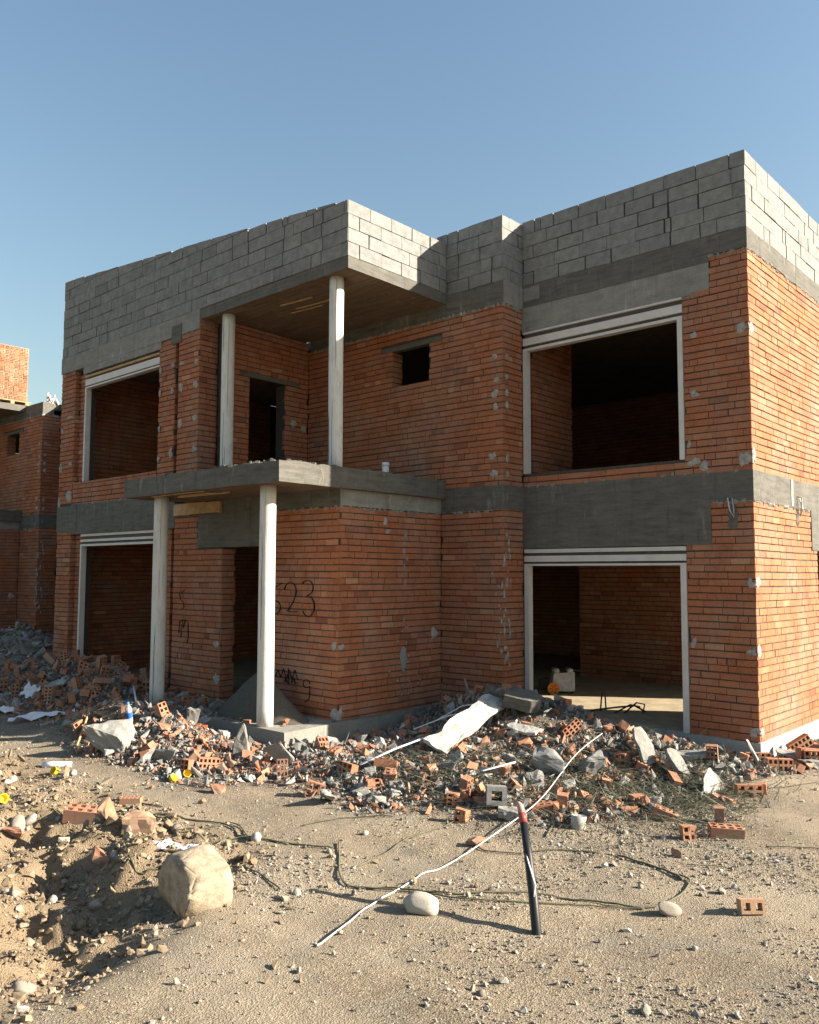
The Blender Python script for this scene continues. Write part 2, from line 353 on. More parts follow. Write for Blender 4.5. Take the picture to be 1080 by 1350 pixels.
# --- middle block
B = MB(); YM = -.513
brickface(B, (0,YM,0), *fX, -4.53, -3.364, ZP, 3.2, zref=ZP)
brickface(B, (0,YM,0), *fX, -7.66, -3.364, 3.54, 6.24, holes=((-5.58,-4.78,5.29,5.89), (-5.83,-4.51,5.885,5.97)), zref=ZP)
brickface(B, (-3.36,0,0), *fY, YM+.004, -.02, ZP, 3.2, zref=ZP)
brickface(B, (-3.36,0,0), *fY, YM+.004, -.02, 3.54, 6.243, zref=ZP)
for (x, z, w, h) in ((-3.55,3.98,.2,.12),(-3.52,3.72,.18,.12),(-3.5,4.9,.14,.14),(-3.48,5.1,.12,.1),(-3.5,4.7,.1,.12),(-3.5,5.45,.1,.1)):
    smear(B, (x, YM, z), *fX, w, h); smear(B, (-3.36, YM+.1, z+rng.uniform(-.05,.05)), *fY, .1, h)
for k in range(34): # drips of pale mortar down the corner
    z = rng.uniform(.9, 2.9); smear(B, (-3.36, YM+abs(rng.gauss(.06,.1)), z), *fY, rng.uniform(.02,.07), rng.uniform(.04,.16))
    if k % 2: smear(B, (-3.37-abs(rng.gauss(0,.12)), YM, rng.uniform(.9,2.4)), *fX, rng.uniform(.015,.05), rng.uniform(.04,.14))
ragged(B, (0,YM,0), *fX, -7.5, -3.36, 6.235, .05, .06); ragged(B, (-3.36,0,0), *fY, YM, -.02, 6.23, .05, .09); ragged(B, (0,YM,0), *fX, -4.5, -3.36, 3.19)
part(B, 'brick_wall', BM, 'brickwork of the recessed middle with a small square window', True)
# window reveal of bricks
B = MB(); brickface(B, (-5.573,0,0), *fY, YM+.01, YM+.24, 5.29, 5.885, core=False, depth=.03, zref=ZP)
part(B, 'window_reveal', BM, share=True)
# --- ground floor box
B = MB(); YF = -2.64
brickface(B, (0,YF,0), *fX, -8.55, -4.534, .30, 3.17, holes=((-7.2,-6.15,-1,2.665), (-7.86,-5.95,2.66,3.2), (-8.6,-7.86,3.17,3.6)), zref=ZP)
brickface(B, (-4.53,0,0), *fY, YF+.004, YM-.01, .30, 3.17, zref=ZP)
brickface(B, (-7.192,0,0), *fY, YF+.01, YF+.26, .30, 2.65, core=False, depth=.03, zref=ZP)
for (x, z, w, h) in ((-4.6,.38,.2,.2),(-4.62,1.28,.14,.14),(-7.3,1.15,.16,.14),(-7.28,.62,.16,.2)): smear(B, (x, YF, z), *fX, w, h)
for (y, z, w, h) in ((-2.6,.4,.08,.2),(-2.58,1.28,.12,.1),(-.68,1.36,.2,.22),(-1.75,3.0,.1,.14),(-1.7,2.86,.12,.08)): smear(B, (-4.53, y, z), *fY, w, h)
for k in range(40): smear(B, (-4.53, rng.gauss(-1.15,.3), rng.uniform(.5,1.5)), *fY, rng.uniform(.012,.04), rng.uniform(.015,.04))
for z in np.arange(.6, 2.9, .11):
    if rng.random() < .72: smear(B, (-4.53, -1.33+rng.uniform(-.03,.03), z), *fY, rng.uniform(.03,.07), rng.uniform(.06,.12), 3)
smear(B, (-4.53, -1.36, 1.02), *fY, .17, .36, 3); smear(B, (-4.53, -1.35, 1.0), *fY, .12, .4, 3)
ragged(B, (0,YF,0), *fX, -5.9, -4.53, 3.165); ragged(B, (-4.53,0,0), *fY, YF, YM, 3.165)
part(B, 'brick_wall', BM, 'dark orange brickwork around the front door, with black graffiti', True)
# --- left section
B = MB()
brickface(B, (0,YF,0), *fX, -12.8, -12.22, ZP, 6.39, holes=((-13,-12.1,3.05,3.57),), zref=ZP)
brickface(B, (0,YF+.1,0), *fX, -12.22, -11.85, ZP, 6.2, holes=((-13,-11.8,3.05,3.57),), th=.14, zref=ZP)
brickface(B, (-12.213,0,0), *fY, YF+.01, YF+.1, ZP, 6.38, core=False, depth=.03, zref=ZP)
brickface(B, (0,YF,0), *fX, -12.19, -9.17, 3.57, 4.02, zref=ZP)
brickface(B, (0,YF+.02,0), *fX, -9.17, -8.66, ZP, 6.3, holes=((-9.2,-8.6,3.0,3.57),), zref=ZP)
brickface(B, (0,YF+.11,0), *fX, -8.66, -8.53, ZP, 6.3, holes=((-9.2,-8.5,3.0,3.57),), th=.12, zref=ZP)
brickface(B, (0,YF,0), *fX, -8.53, -7.934, 3.57, 6.3, zref=ZP)
brickface(B, (-7.93,0,0), *fY, YF+.004, -2.28, 3.57, 6.42, zref=ZP)
brickface(B, (-7.66,0,0), *fY, -2.28, YM-.01, 3.57, 6.42, holes=((-1.82,-1.05,3.4,5.565), (-2.02,-.72,5.56,5.65)), zref=ZP)
brickface(B, (-8.53,0,0), (0,1,0), (1,0,0), YF+.01, YF+.1, ZP, 6.28, core=False, depth=.02, zref=ZP)
for z in (4.25,4.75,5.35,5.75):
    for x, w in ((-9.1,.1),(-8.72,.14),(-8.45,.18),(-8.02,.16)):
        if rng.random() < .8: smear(B, (x, YF, z+rng.uniform(-.06,.06)), *fX, w*rng.uniform(.7,1.1), rng.uniform(.1,.2))
for (x, z, w, h) in ((-12.72,5.1,.12,.14),(-12.4,5.35,.28,.08),(-12.74,4.35,.14,.16),(-12.35,4.4,.16,.12),(-12.76,3.62,.12,.3),(-12.36,3.75,.24,.28)): smear(B, (x, YF, z), *fX, w, h)
for (y, z, w) in ((-.85,4.9,.16),(-.62,4.85,.14),(-.8,4.2,.1)): smear(B, (-7.66, y, z), *fY, w, .15)
ragged(B, (0,YF,0), *fX, -8.5, -7.93, 6.29, .05, .08); ragged(B, (0,YF,0), *fX, -12.1, -9.2, 3.59, .12)
part(B, 'brick_wall', BM, 'brick piers and sill of the left section and the balcony door wall', True)
# --- plain outer and inner walls nobody sees from the street
B = MB()
brickface(B, (-12.8,0,0), (0,1,0), (-1,0,0), YF+.01, 8, ZP, 6.39, zref=ZP, L=.27)
brickface(B, (0,8,0), (1,0,0), (0,1,0), -12.79, -.01, ZP, 6.39, zref=ZP)
part(B, 'brick_wall', BM, 'rear and left outer walls', True)
B = MB()
for za, zb in ((ZP, 3.2), (3.54, 6.4)):
    if za > 1: brickface(B, (-3.36,0,0), *fY, .26, 1.40, za, zb, zref=ZP)             # inner wall beside the upper opening
    else: brickface(B, (0,4.25,0), *fX, -4.95, -.25, za, zb, zref=ZP, th=.12)          # back of the garage
    brickface(B, (-12.54,0,0), *fY, YF+.3, 2.5, za, zb, zref=ZP, th=.02)
    brickface(B, (0,7.7,0), *fX, -12.5, -.3, za, zb, zref=ZP, th=.02)
part(B, 'inner_wall', BM)
# --- concrete: plinth, bands, beams, slabs
B = MB()
rough_box(B, -3.3, .012, -.012, 7.74, -.4, ZP, .004); rough_box(B, -4.6, -3.345, YM-.02, .3, -.4, .245, .004)
rough_box(B, -12.83, -8.24, YF-.015, 7.74, -.4, .245, .004); rough_box(B, -12.82, -.02, 7.75, 8.02, -.4, .25, .004, .5)
part(B, 'plinth', PLINTH, share=True)
B = MB(); rough_box(B, -7.99, -.3, .245, 7.72, -.3, .262, .004, .3, seed=44); rough_box(B, -12.5, -8.0, YF+.3, 7.72, -.3, .258, .004, .3, seed=45); rough_box(B, -3.28, -.3, .01, .244, -.3, .261, .004, .2, seed=46)
part(B, 'dusty_floor', plain_mat('sand_dusted_floor', (.34,.28,.19), .97, .35, 5, bs=.6), share=True)
B = MB(); rough_box(B, -8.24, -4.43, -3.63, -.55, -.3, .305, .005, seed=3)
part(B, 'porch_floor', concrete_mat('dusty_porch_concrete', (.17,.165,.15), (.29,.28,.25), (1,1,1.4), .35), share=True)
B = MB()
rough_box(B, -3.37, -.528, -.006, .24, 2.63, 3.545, .005, seed=1)
rough_box(B, -.528, .006, -.004, .24, 3.168, 3.54, .004, seed=2)
rough_box(B, -.24, .008, .24, 8, 3.16, 3.54, .004, seed=4); rough_box(B, -.2, .012, 2.2, 4.4, 2.6, 3.16, .004, seed=5)
rough_box(B, -4.62, -3.352, YM-.008, .2, 3.195, 3.545, .005, seed=6)
part(B, 'concrete_beam', CONC_D, 'dark concrete band over the ground floor of the right wing', True)
B = MB()
rough_box(B, -12.21, -8.54, YF-.006, YF+.26, 3.0, 3.575, .006, seed=9); rough_box(B, -12.81, -12.0, YF-.012, YF+.3, 3.05, 3.57, .005, seed=19)
part(B, 'concrete_beam', CONC_D, 'dark concrete beam over the left ground floor opening', True)
B = MB()
rough_box(B, -7.86, -5.95, YF-.007, YF+.25, 2.66, 3.19, .006, seed=8); rough_box(B, -8.55, -4.536, YF-.004, YF+.25, 3.172, 3.40, .005, seed=7)
part(B, 'lintel', CONC_D, 'deep concrete lintel over the front door', True)
B = MB(); rough_box(B, -4.78, -4.522, YF+.01, YM-.01, 3.172, 3.40, .005, seed=12)
part(B, 'concrete_beam', CONC_L, 'pale concrete strip under the porch roof slab', True)
B = MB(); rough_box(B, -3.37, -.488, -.004, .24, 5.885, 6.262, .005, seed=13)
rough_box(B, -3.33, -3.05, -.012, -.002, 6.36, 6.56, .003)
part(B, 'lintel', CONC_L, 'pale concrete lintel over the upper right opening', True)
B = MB()
rough_box(B, -3.37, -.486, -.008, .24, 6.264, 6.602, .005, seed=14); rough_box(B, -.486, .006, -.006, .24, 6.345, 6.602, .004, seed=15)
rough_box(B, -.24, .006, .24, 8, 6.345, 6.602, .006, seed=16)
rough_box(B, -7.6, -3.352, YM-.006, YM+.3, 6.236, 6.57, .008, seed=17)
part(B, 'roof_beam', CONC_D, share=True)
B = MB(); rough_box(B, -3.356, -3.344, YM+.012, -.012, 6.24, 6.58, .002)
part(B, 'mortar_patch', CONC_L)
B = MB()
rough_box(B, -12.83, -7.94, YF-.008, YF+.3, 6.27, 6.598, .006, seed=18); rough_box(B, -11.9, -9.1, YF-.004, YF+.26, 6.14, 6.272, .01, seed=20)
part(B, 'roof_beam', CONC_L, 'pale concrete beam over the upper left opening', True)
B = MB(); rough_box(B, -8.75, -8.45, YF-.02, YF-.005, 6.14, 6.46, .006, seed=21)
part(B, 'mortar_patch', CONC_D)
B = MB()
rough_box(B, -7.935, -4.42, -2.63, YM-.01, 6.432, 6.602, .006, seed=22, mi=0)
rough_box(B, -12.6, -3.42, YM+.3, 7.9, 6.40, 6.585, .003, .6); rough_box(B, -3.42, -.25, .26, 7.9, 6.40, 6.585, .003, .6); rough_box(B, -12.6, -7.95, YF+.3, YM+.3, 6.40, 6.585, .003, .6)
o = part(B, 'roof_slab', [CONC_D, SOFFIT], 'cantilevered concrete roof slab with brown stained soffit', True)
for p in o.data.polygons:
    if p.normal.z < -.7: p.material_index = 1
B = MB(); rough_box(B, -12.6, -.25, .26, 7.9, 3.2, 3.535, .003, .6); rough_box(B, -12.6, -7.95, YF+.28, .26, 3.2, 3.535, .003, .6); rough_box(B, -7.95, -4.63, YF+.28, .26, 3.4, 3.535, .003, .6)
part(B, 'floor_slab', CONC_L, share=True)
B = MB(); rough_box(B, -8.17, -4.43, -3.77, YM-.012, 3.4, 3.675, .009, .09, seed=24, top_extra=.03)
for k in range(160):
    e = rng.random(); x, y = (rng.uniform(-8.1,-4.45), -3.74+rng.uniform(0,.2)) if e < .35 else (-4.46-rng.uniform(0,.25), rng.uniform(-3.74,-.7))
    s = rng.uniform(.012,.04); c = Vector((x, y, 3.68)); B.add([c+Vector((math.cos(a)*s*rng.uniform(.6,1.3), math.sin(a)*s*rng.uniform(.6,1.3), dz)) for dz in (-.02, rng.uniform(.005,.03)) for a in (0,1.5,3,4.6)], [(4,5,6,7),(0,1,5,4),(1,2,6,5),(2,3,7,6),(3,0,4,7)], .5)
o = part(B, 'porch_slab', [CONC_D, SOFFIT], 'rough concrete porch roof slab on two columns', True)
for p in o.data.polygons:
    if p.normal.z < -.7: p.material_index = 1
B = MB(); rough_box(B, -5.83, -4.51, YM-.012, YM+.1, 5.885, 5.965, .004)
part(B, 'lintel', CONC_D, 'thin lintel over the small square window', True)
B = MB(); rough_box(B, -7.7, -7.645, -2.02, -.72, 5.563, 5.645, .004)
part(B, 'lintel', CONC_D, 'thin lintel over the balcony door', True)
# --- block parapet
def blocks(B, O, U, Nn, u0, u1, z0, top, Lb=.43, hb=.199, th=.19):
    O = Vector(O); U = Vector(U); Nn = Vector(Nn); Z = Vector((0,0,1)); flip = U.cross(Z).dot(Nn) < 0
    row = 0
    while True:
        a = z0+row*hb
        if a > max(top(u0), top(u1))-.03: break
        u = u0-(0 if row % 2 else Lb*.5)+rng.uniform(-.03,.03)*(row > 0)
        while u < u1-.01:
            l = Lb*rng.uniform(.96,1.03) if rng.random() < .86 else Lb*rng.choice((.25,.5,.5))
            s, e = max(u, u0), min(u+l, u1); g = rng.choice((.003,.004,.004,.005,.008,.012)) if rng.random() < .93 else .02
            if e-s > .05:
                t0, t1 = max(a+.012, min(a+hb, top(s)+rng.uniform(-.005,.005))), max(a+.012, min(a+hb, top(e)+rng.uniform(-.005,.005)))
                if max(top(s), top(e))-a > .04:
                    pr = rng.uniform(-.005,.005); tl = rng.uniform(-.003,.003); j = .0025; gz = .009 if rng.random() < .75 else .015
                    vs = []
                    for zi in (0, 1):
                        for (q, n) in ((s+(g if s > u0 else 0), pr), (e-(g if e < u1 else 0), pr+tl), (e-(g if e < u1 else 0), -th), (s+(g if s > u0 else 0), -th)):
                            zz = (a+gz*.5) if zi == 0 else ((t0 if q < (s+e)/2 else t1)-gz*.5)
                            vs.append(O+U*(q+rng.uniform(-j,j))+Nn*(n+rng.uniform(-j,j)*.5)+Z*(zz+rng.uniform(-j,j)))
                    fs = [(3,2,1,0),(4,5,6,7),(0,1,5,4),(1,2,6,5),(2,3,7,6),(3,0,4,7)]
                    B.add(vs, [f[::-1] for f in fs] if flip else fs, min(1, max(0, rng.gauss(.5,.11))))
            u += l
        row += 1
    vs = []
    for zi in (0, 1):
        for (q, n) in ((u0+.03, -.022), (u1-.03, -.022), (u1-.03, -th+.03), (u0+.03, -th+.03)): vs.append(O+U*q+Nn*n+Z*(z0+.002 if zi == 0 else top(q)-.06))
    fs = [(3,2,1,0),(4,5,6,7),(0,1,5,4),(1,2,6,5),(2,3,7,6),(3,0,4,7)]
    B.add(vs, [f[::-1] for f in fs] if flip else fs, .5, 1)
B = MB()
blocks(B, (0,0,0), *fX, -3.352, -.003, 6.604, lambda u: 7.605); blocks(B, (.0,0,0), *fY, .004, 8, 6.604, lambda u: 7.605)
blocks(B, (0,YM,0), *fX, -4.62, -3.364, 6.572, lambda u: 7.565); blocks(B, (-3.36,0,0), *fY, YM+.004, .2, 6.582, lambda u: 7.572)
ltop = lambda u: 7.407+(-4.43-u)*.0957
blocks(B, (0,YF,0), *fX, -12.81, -4.424, 6.604, ltop); blocks(B, (-4.42,0,0), *fY, YF+.004, YM-.02, 6.604, lambda u: 7.405)
blocks(B, (-12.81,0,0), (0,1,0), (-1,0,0), YF+.2, 8, 6.604, lambda u: 8.2); blocks(B, (0,8,0), (1,0,0), (0,1,0), -12.6, -.2, 6.604, lambda u: 7.6)
part(B, 'block_parapet', [BLOCK, MORTAR], 'grey concrete block parapet along the roof edge')
# --- columns
def column(x, y, z0, z1, r, label, share=True):
    B = MB(); n = 40; vs = []; fs = []; nz = 16
    for k in range(nz+1):
        z = z0+(z1-z0)*k/nz
        for i in range(n):
            a = 2*math.pi*i/n; rr = r*(1+.012*math.sin(a*2+z*.7))
            if i in (27, 28): rr -= .012          # the seam of the tube
            vs.append((math.cos(a)*rr+.003*math.sin(z*2), math.sin(a)*rr, z-z0))
    for k in range(nz):
        for i in range(n): fs.append((k*n+i, k*n+(i+1)%n, (k+1)*n+(i+1)%n, (k+1)*n+i))
    fs.append(tuple(range(n))[::-1]); fs.append(tuple(nz*n+i for i in range(n)))
    B.add(vs, fs); o = part(B, 'column', COLM, label, share, smooth=True); o.location = (x, y, z0)
    # peeled strips and splits of the tube standing off the surface
    if label:
        for q in range(rng.randint(3, 5)):
            S = MB()
            a = math.radians(rng.uniform(250, 330)); zl = rng.uniform(.4, 1.5); za = rng.choice((0.02, (z1-z0)-zl-.02, rng.uniform(0, z1-z0-zl)))
            w = rng.uniform(.003,.006); pts = [(math.cos(a+.03*math.sin(t*9))*(r*1.013), math.sin(a+.03*math.sin(t*9))*(r*1.013), za+zl*t) for t in np.linspace(0, 1, 8)]
            S.tube(pts, [w*.3]+[w]*6+[w*.3], 5, flat=.5); S.build('crack', SLOT, o)
    return o
column(-4.98,-3.5,.30,3.405,.106,'white round porch column at the outer step corner'); column(-7.55,-3.5,.30,3.405,.106,'white round porch column at the left')
column(-4.85,-2.44,3.66,6.436,.103,'white round balcony column under the roof corner'); column(-7.41,-2.44,3.66,6.436,.103,'white round balcony column beside the left pier')
# --- window frames
def frame(x0, x1, z0, strips, y, label, jw=.08, jb=None, right=True):
    B = MB(); S = MB()
    for za, zb, w in strips:
        if w == 1: B.box(x0, x1, y, y+.11, zb, za, j=.001)
        elif w == 0: S.box(x0+.004, x1-.004, y+.035, y+.1, zb-.004, za+.004)
    o = part(B, 'window_frame', WHITE, label); S.build('shutter_slot', SLOT, o)
    zb = strips[-1][1]
    for a, b in ([(x0, x0+jw)]+([(x1-jw, x1)] if right else [])):
        J = MB(); J.box(a+.001, b-.001, y-.004, y+.1, z0, zb-.001, j=.002); J.build('jamb', WHITE, o)
    return o
frame(-3.35,-.862,.255,((2.617,2.565,1),(2.565,2.52,0),(2.52,2.435,1),(2.435,2.405,0),(2.405,2.375,1)),-.012,'grey white shutter frame of the ground floor opening in the right wing')
frame(-3.35,-.852,3.74,((5.882,5.855,1),(5.855,5.79,0),(5.79,5.68,1),(5.68,5.635,0),(5.635,5.595,1)),-.012,'grey white shutter frame of the upper opening in the right wing',.068)
frame(-11.85,-9.172,4.02,((6.02,5.90,1),(5.90,5.875,0),(5.875,5.845,1)),YF+.02,'grey white shutter frame of the upper left opening',.055,right=False)
frame(-11.85,-9.172,.3,((2.995,2.95,1),(2.95,2.89,0),(2.89,2.845,1),(2.845,2.80,0),(2.80,2.76,1)),YF+.02,'grey white shutter frame of the ground floor left opening',.06,right=False)
B = MB(); B.box(-11.86,-9.172,YF+.01,YF+.09,6.06,6.10,j=.004); part(B, 'timber_batten', WOOD)
B = MB(); B.box(-11.86,-9.172,YF+.1,YF+.2,6.02,6.14,j=.004); part(B, 'timber_board', plain_mat('brown_shuttering_board', (.22,.13,.07), .85, .4, 9))
# board left in the porch soffit
B = MB(); rough_box(B, -8.5, -7.2, YF-.06, YF-.012, 3.2, 3.385, .02, .1, fr=4); part(B, 'timber_board', WOOD, 'pale timber board left under the porch slab')
for k in range(5):
    B = MB(); y = rng.uniform(-3.68,-3.2); B.tube([(x, y+.02*math.sin(x*3), 3.392) for x in np.linspace(-8.0+rng.random(), -6-rng.random(), 6)], rng.uniform(.008,.018), 5); part(B, 'formwork_batten', WOOD)
for k in range(3):
    B = MB(); y = rng.uniform(-2.45,-1.4); B.tube([(x, y+.05*math.sin(x*2), 6.426) for x in np.linspace(-7.2+rng.random(), -5.4-.5*rng.random(), 7)], rng.uniform(.012,.028), 5, flat=.6); part(B, 'formwork_batten', WOOD)
# vent pipe, wall hooks
B = MB(); B.tube([(-5.3,-.95,3.66),(-5.3,-.95,3.99)], .055, 16); B.tube([(-5.3,-.95,3.93),(-5.3,-.95,3.985)], .06, 16)
part(B, 'vent_pipe', plain_mat('white_pvc', (.72,.71,.72), .4, .1), 'short white pipe stub standing on the porch slab', smooth=True)
def hook(O, U, Nn):
    O = Vector(O); U = Vector(U); Nn = Vector(Nn); Z = Vector((0,0,1)); B = MB()
    B.tube([O+Z*.12, O+Z*.1+Nn*.07-U*.02, O-Z*.05+Nn*.06, O-Z*.14+Nn*.03+U*.04, O-Z*.05+Nn*.06+U*.05, O+Z*.1+Nn*.03+U*.02], .009, 6)
    q = 0
    for k in range(3): smear(B, O+U*.02-Z*(.05+.08*k)+Nn*.002, U, Nn, .14, .14, 1)
    part(B, 'wall_hook', [plain_mat('zinc_wire', (.4,.4,.42), .4, .2, 20, .7), CONC_D])
hook((-.27,0,3.1), *fX); hook((0,1.62,3.2), *fY)
B = MB(); rough_box(B, -.01, .016, 1.36, 1.44, 3.18, 3.53, .004); part(B, 'mortar_patch', PATCH)
# --- graffiti
B = MB(); ink = plain_mat('black_spray_paint', (.022,.02,.024), .8)
def stroke(pts, r=.018, y=YF-.0055):
    P = []
    for i in range(len(pts)-1):
        for t in np.linspace(0, 1, 5)[:-1]: P.append((pts[i][0]+(pts[i+1][0]-pts[i][0])*t, pts[i][1]+(pts[i+1][1]-pts[i][1])*t))
    P.append(pts[-1]); P = [(a, y, b) for a, b in P]
    B = MB(); B.tube(P, [r*rng.uniform(.75,1.15) for _ in P], 6, flat=.22); part(B, 'graffiti', ink)
def loop(cx, cz, rx, rz, a0, a1, n=12): return [(cx+rx*math.cos(math.radians(a0+(a1-a0)*k/n)), cz+rz*math.sin(math.radians(a0+(a1-a0)*k/n))) for k in range(n+1)]
stroke([(-5.72,2.12),(-5.86,2.05),(-5.95,1.92),(-5.97,1.78),(-5.93,1.68)]+loop(-5.84,1.77,.1,.09,220,560,12))     # 6
stroke(loop(-5.53,2.0,.13,.13,170,-20,9)+[(-5.46,1.85),(-5.58,1.72),(-5.48,1.71),(-5.36,1.73)])                     # 2
stroke(loop(-5.16,2.06,.12,.1,150,-60,8)+[(-5.18,1.94)]+loop(-5.14,1.80,.13,.14,70,-150,10))                       # 3
stroke([(-8.2,1.98),(-8.34,1.92),(-8.3,1.82),(-8.22,1.78),(-8.2,1.70),(-8.3,1.66)], .01)
stroke([(-8.33,1.28),(-8.32,1.46),(-8.24,1.5),(-8.2,1.36),(-8.16,1.5),(-8.07,1.47),(-8.06,1.22),(-8.1,1.12)], .01); stroke([(-8.27,1.2),(-8.26,1.42)], .009)
P = [(-5.88,.86)]
for k in range(9): P.append((-5.84+k*.062, .80+(.10 if k % 2 else -.03)*rng.uniform(.6,1.2)))
stroke(P, .013); stroke([(-5.55,.92),(-5.54,.7)], .012); stroke([(-5.48,.72),(-5.44,.80),(-5.38,.72),(-5.34,.74)], .02)
stroke(loop(-5.16,.74,.07,.06,0,330,9)+[(-5.09,.7),(-5.1,.55),(-5.2,.48)], .012)
stroke([(-5.62,.72),(-5.6,.78),(-5.56,.72)], .02)
# ================================================================== HOUSE NEXT DOOR (same plan, no parapet yet)
neigh = empty('unfinished_house', (-15.06, 0, .25), 'half built brick house at the left edge with stacked bricks on its flat roof', 'house')
def copy_tree(o, parent):
    c = o.copy(); COL.objects.link(c); c.parent = parent
    for ch in list(o.children): copy_tree(ch, c)
    return c
for o in NEIGH: copy_tree(o, neigh)
B = MB()
for k in range(9): x = -3.36-.25*rng.random(); B.tube([(x, YM+.1+.35*rng.random(), 6.55), (x+rng.uniform(-.03,.03), YM+.1+.3*rng.random(), 6.55+rng.uniform(.1,.32))], .022, 6)
o = B.build('pipe_stub', WHITE, neigh)
def pallet(loc, rz, label, w, d, h):
    t = empty('brick_stack', loc, label, 'brick stack', 'brick stacks on the roof next door', rz)
    B = MB(); nzr = int(h/.125)
    for k in range(nzr):
        for a in range(int(d/.128)):
            y = a*.128-d/2+rng.uniform(-.004,.004); B.box(-w/2, w/2+rng.uniform(-.012,.012), y+.004, y+.122, .1+k*.125+.003, .1+k*.125+.118, min(1, max(.3, rng.gauss(.86,.12))), j=.003)
            for hx in (.03, .075):
                for hz in (.03, .075): B.box(w/2+.002, w/2+.016, y+hx, y+hx+.022, .1+k*.125+hz, .1+k*.125+hz+.02, .5, 1)
    B.build('brick_pile', [BRICK, SLOT], t)
    B = MB()
    for y in (-d*.4, 0, d*.4): B.box(-w/2, w/2, y-.05, y+.05, 0, .075)
    B.box(-w/2, w/2, -d/2, d/2, .075, .098); B.build('pallet', WOOD, t)
pallet((-19.98,-.86,6.87), 0, 'sunlit orange brick stack on the roof at the left edge, nearer the roof corner', .9, 1.0, 1.5)
pallet((-20.0,-1.95,6.87), 0, 'orange brick stack on the roof cut by the left edge of the picture', .9, 1.0, 1.52)
# ================================================================== GROUND
def axis(lo, hi, step, far_lo, far_hi):
    a = list(np.arange(lo, hi+step/2, step)); s = step; x = hi
    while x < far_hi: s *= 1.22; x += s; a.append(x)
    s = step; x = lo
    while x > far_lo: s *= 1.22; x -= s; a.insert(0, x)
    return np.array(a)
gx = axis(-13, 4.5, .045, -600, 600); gy = axis(-9.2, .6, .045, -600, 900)
XX, YY = np.meshgrid(gx, gy); ZZ = terrain(XX, YY); nx, ny = len(gx), len(gy)
me = bpy.data.meshes.new('ground'); vv = np.stack([XX.ravel(), YY.ravel(), ZZ.ravel()], 1)
ii = (np.arange(ny-1)[:, None]*nx+np.arange(nx-1)[None, :]).ravel(); ff = np.stack([ii, ii+1, ii+1+nx, ii+nx], 1)
me.vertices.add(len(vv)); me.vertices.foreach_set('co', vv.ravel()); me.loops.add(ff.size); me.loops.foreach_set('vertex_index', ff.ravel().astype(np.int32))
me.polygons.add(len(ff)); me.polygons.foreach_set('loop_start', np.arange(0, ff.size, 4, dtype=np.int32)); me.polygons.foreach_set('loop_total', np.full(len(ff), 4, dtype=np.int32)); me.polygons.foreach_set('use_smooth', np.ones(len(ff), dtype=bool)); me.update(calc_edges=True)
RB = rubble(XX, YY)*(1-inside(XX, YY)*1.0)
a = me.attributes.new('rubble', 'FLOAT', 'POINT'); a.data.foreach_set('value', RB.ravel().astype(np.float32))
DG = sst(-1.0, -2.0, XX+.35*(YY+7))*sst(-5.6, -6.3, YY)*sst(-14, -10, XX)
a = me.attributes.new('dug', 'FLOAT', 'POINT'); a.data.foreach_set('value', DG.ravel().astype(np.float32))
me.materials.append(GROUND); g = bpy.data.objects.new('ground', me); COL.objects.link(g); g['kind'] = 'structure'
# ------------------------------------------------------------------ stuff made of very many little pieces
def hull(n, sx=1, sy=1, sz=1, r=rng, boxy=0):
    bm = bmesh.new()
    for i in range(n):
        if boxy: q = [max(-1, min(1, r.uniform(-1.25, 1.25))) for _ in range(3)]
        else:
            v = Vector((r.gauss(0,1), r.gauss(0,1), r.gauss(0,1))).normalized()*r.uniform(.8, 1); q = list(v)
        bm.verts.new((q[0]*sx, q[1]*sy, q[2]*sz))
    res = bmesh.ops.convex_hull(bm, input=bm.verts); bmesh.ops.delete(bm, geom=[v for v in bm.verts if not v.link_faces], context='VERTS')
    bm.verts.index_update(); vs = np.array([v.co[:] for v in bm.verts]); fs = [tuple(v.index for v in f.verts) for f in bm.faces]; bm.free(); return vs, fs
def rotm(n, tilt):
    out = np.zeros((n, 3, 3))
    for i in range(n): out[i] = np.array(Euler((nr.normal(0, tilt), nr.normal(0, tilt), nr.uniform(0, 6.28))).to_matrix())
    return out
def scatter(name, pts, sizes, variants, tones, mats, midx, label, cat, sink=.25, tilt=.5):
    V = []; Fl = []; T = []; MI = []; base = 0; R = rotm(len(pts), tilt)
    for i, (x, y, z) in enumerate(pts):
        vs, fs = variants[nr.randint(len(variants))]; s = sizes[i]; v = (vs*s)@R[i].T; v[:, 2] += z-v[:, 2].min()-s*sink; v[:, 0] += x; v[:, 1] += y
        V.append(v); Fl.extend([tuple(k+base for k in f) for f in fs]); T.extend([tones[i]]*len(fs)); MI.extend([midx[i]]*len(fs)); base += len(v)
    me = bpy.data.meshes.new(name); me.from_pydata(np.concatenate(V), [], Fl)
    for m in mats: me.materials.append(m)
    a = me.attributes.new('tone', 'FLOAT', 'FACE'); a.data.foreach_set('value', T); me.polygons.foreach_set('material_index', MI); me.update()
    o = bpy.data.objects.new(name, me); COL.objects.link(o); return tag(o, label, cat, None, 'stuff')
STONE = tone_mat('river_pebble', [(0, (.12,.105,.09)), (.4, (.23,.20,.165)), (.75, (.33,.295,.245)), (1, (.44,.41,.36))], .92, 34, .7)
CHIPC = tone_mat('broken_concrete', [(0, (.10,.10,.098)), (.5, (.225,.22,.205)), (1, (.42,.41,.385))], .95, 22, .8)
CHIPB = brick_mat('broken_brick', .8, (.27,.22,.175), .36)
pebV = [hull(12, 1, rng.uniform(.6,1), rng.uniform(.4,.75)) for _ in range(8)]
chipV = [hull(9, 1, rng.uniform(.5,1), rng.uniform(.25,.7), boxy=1) for _ in range(12)]
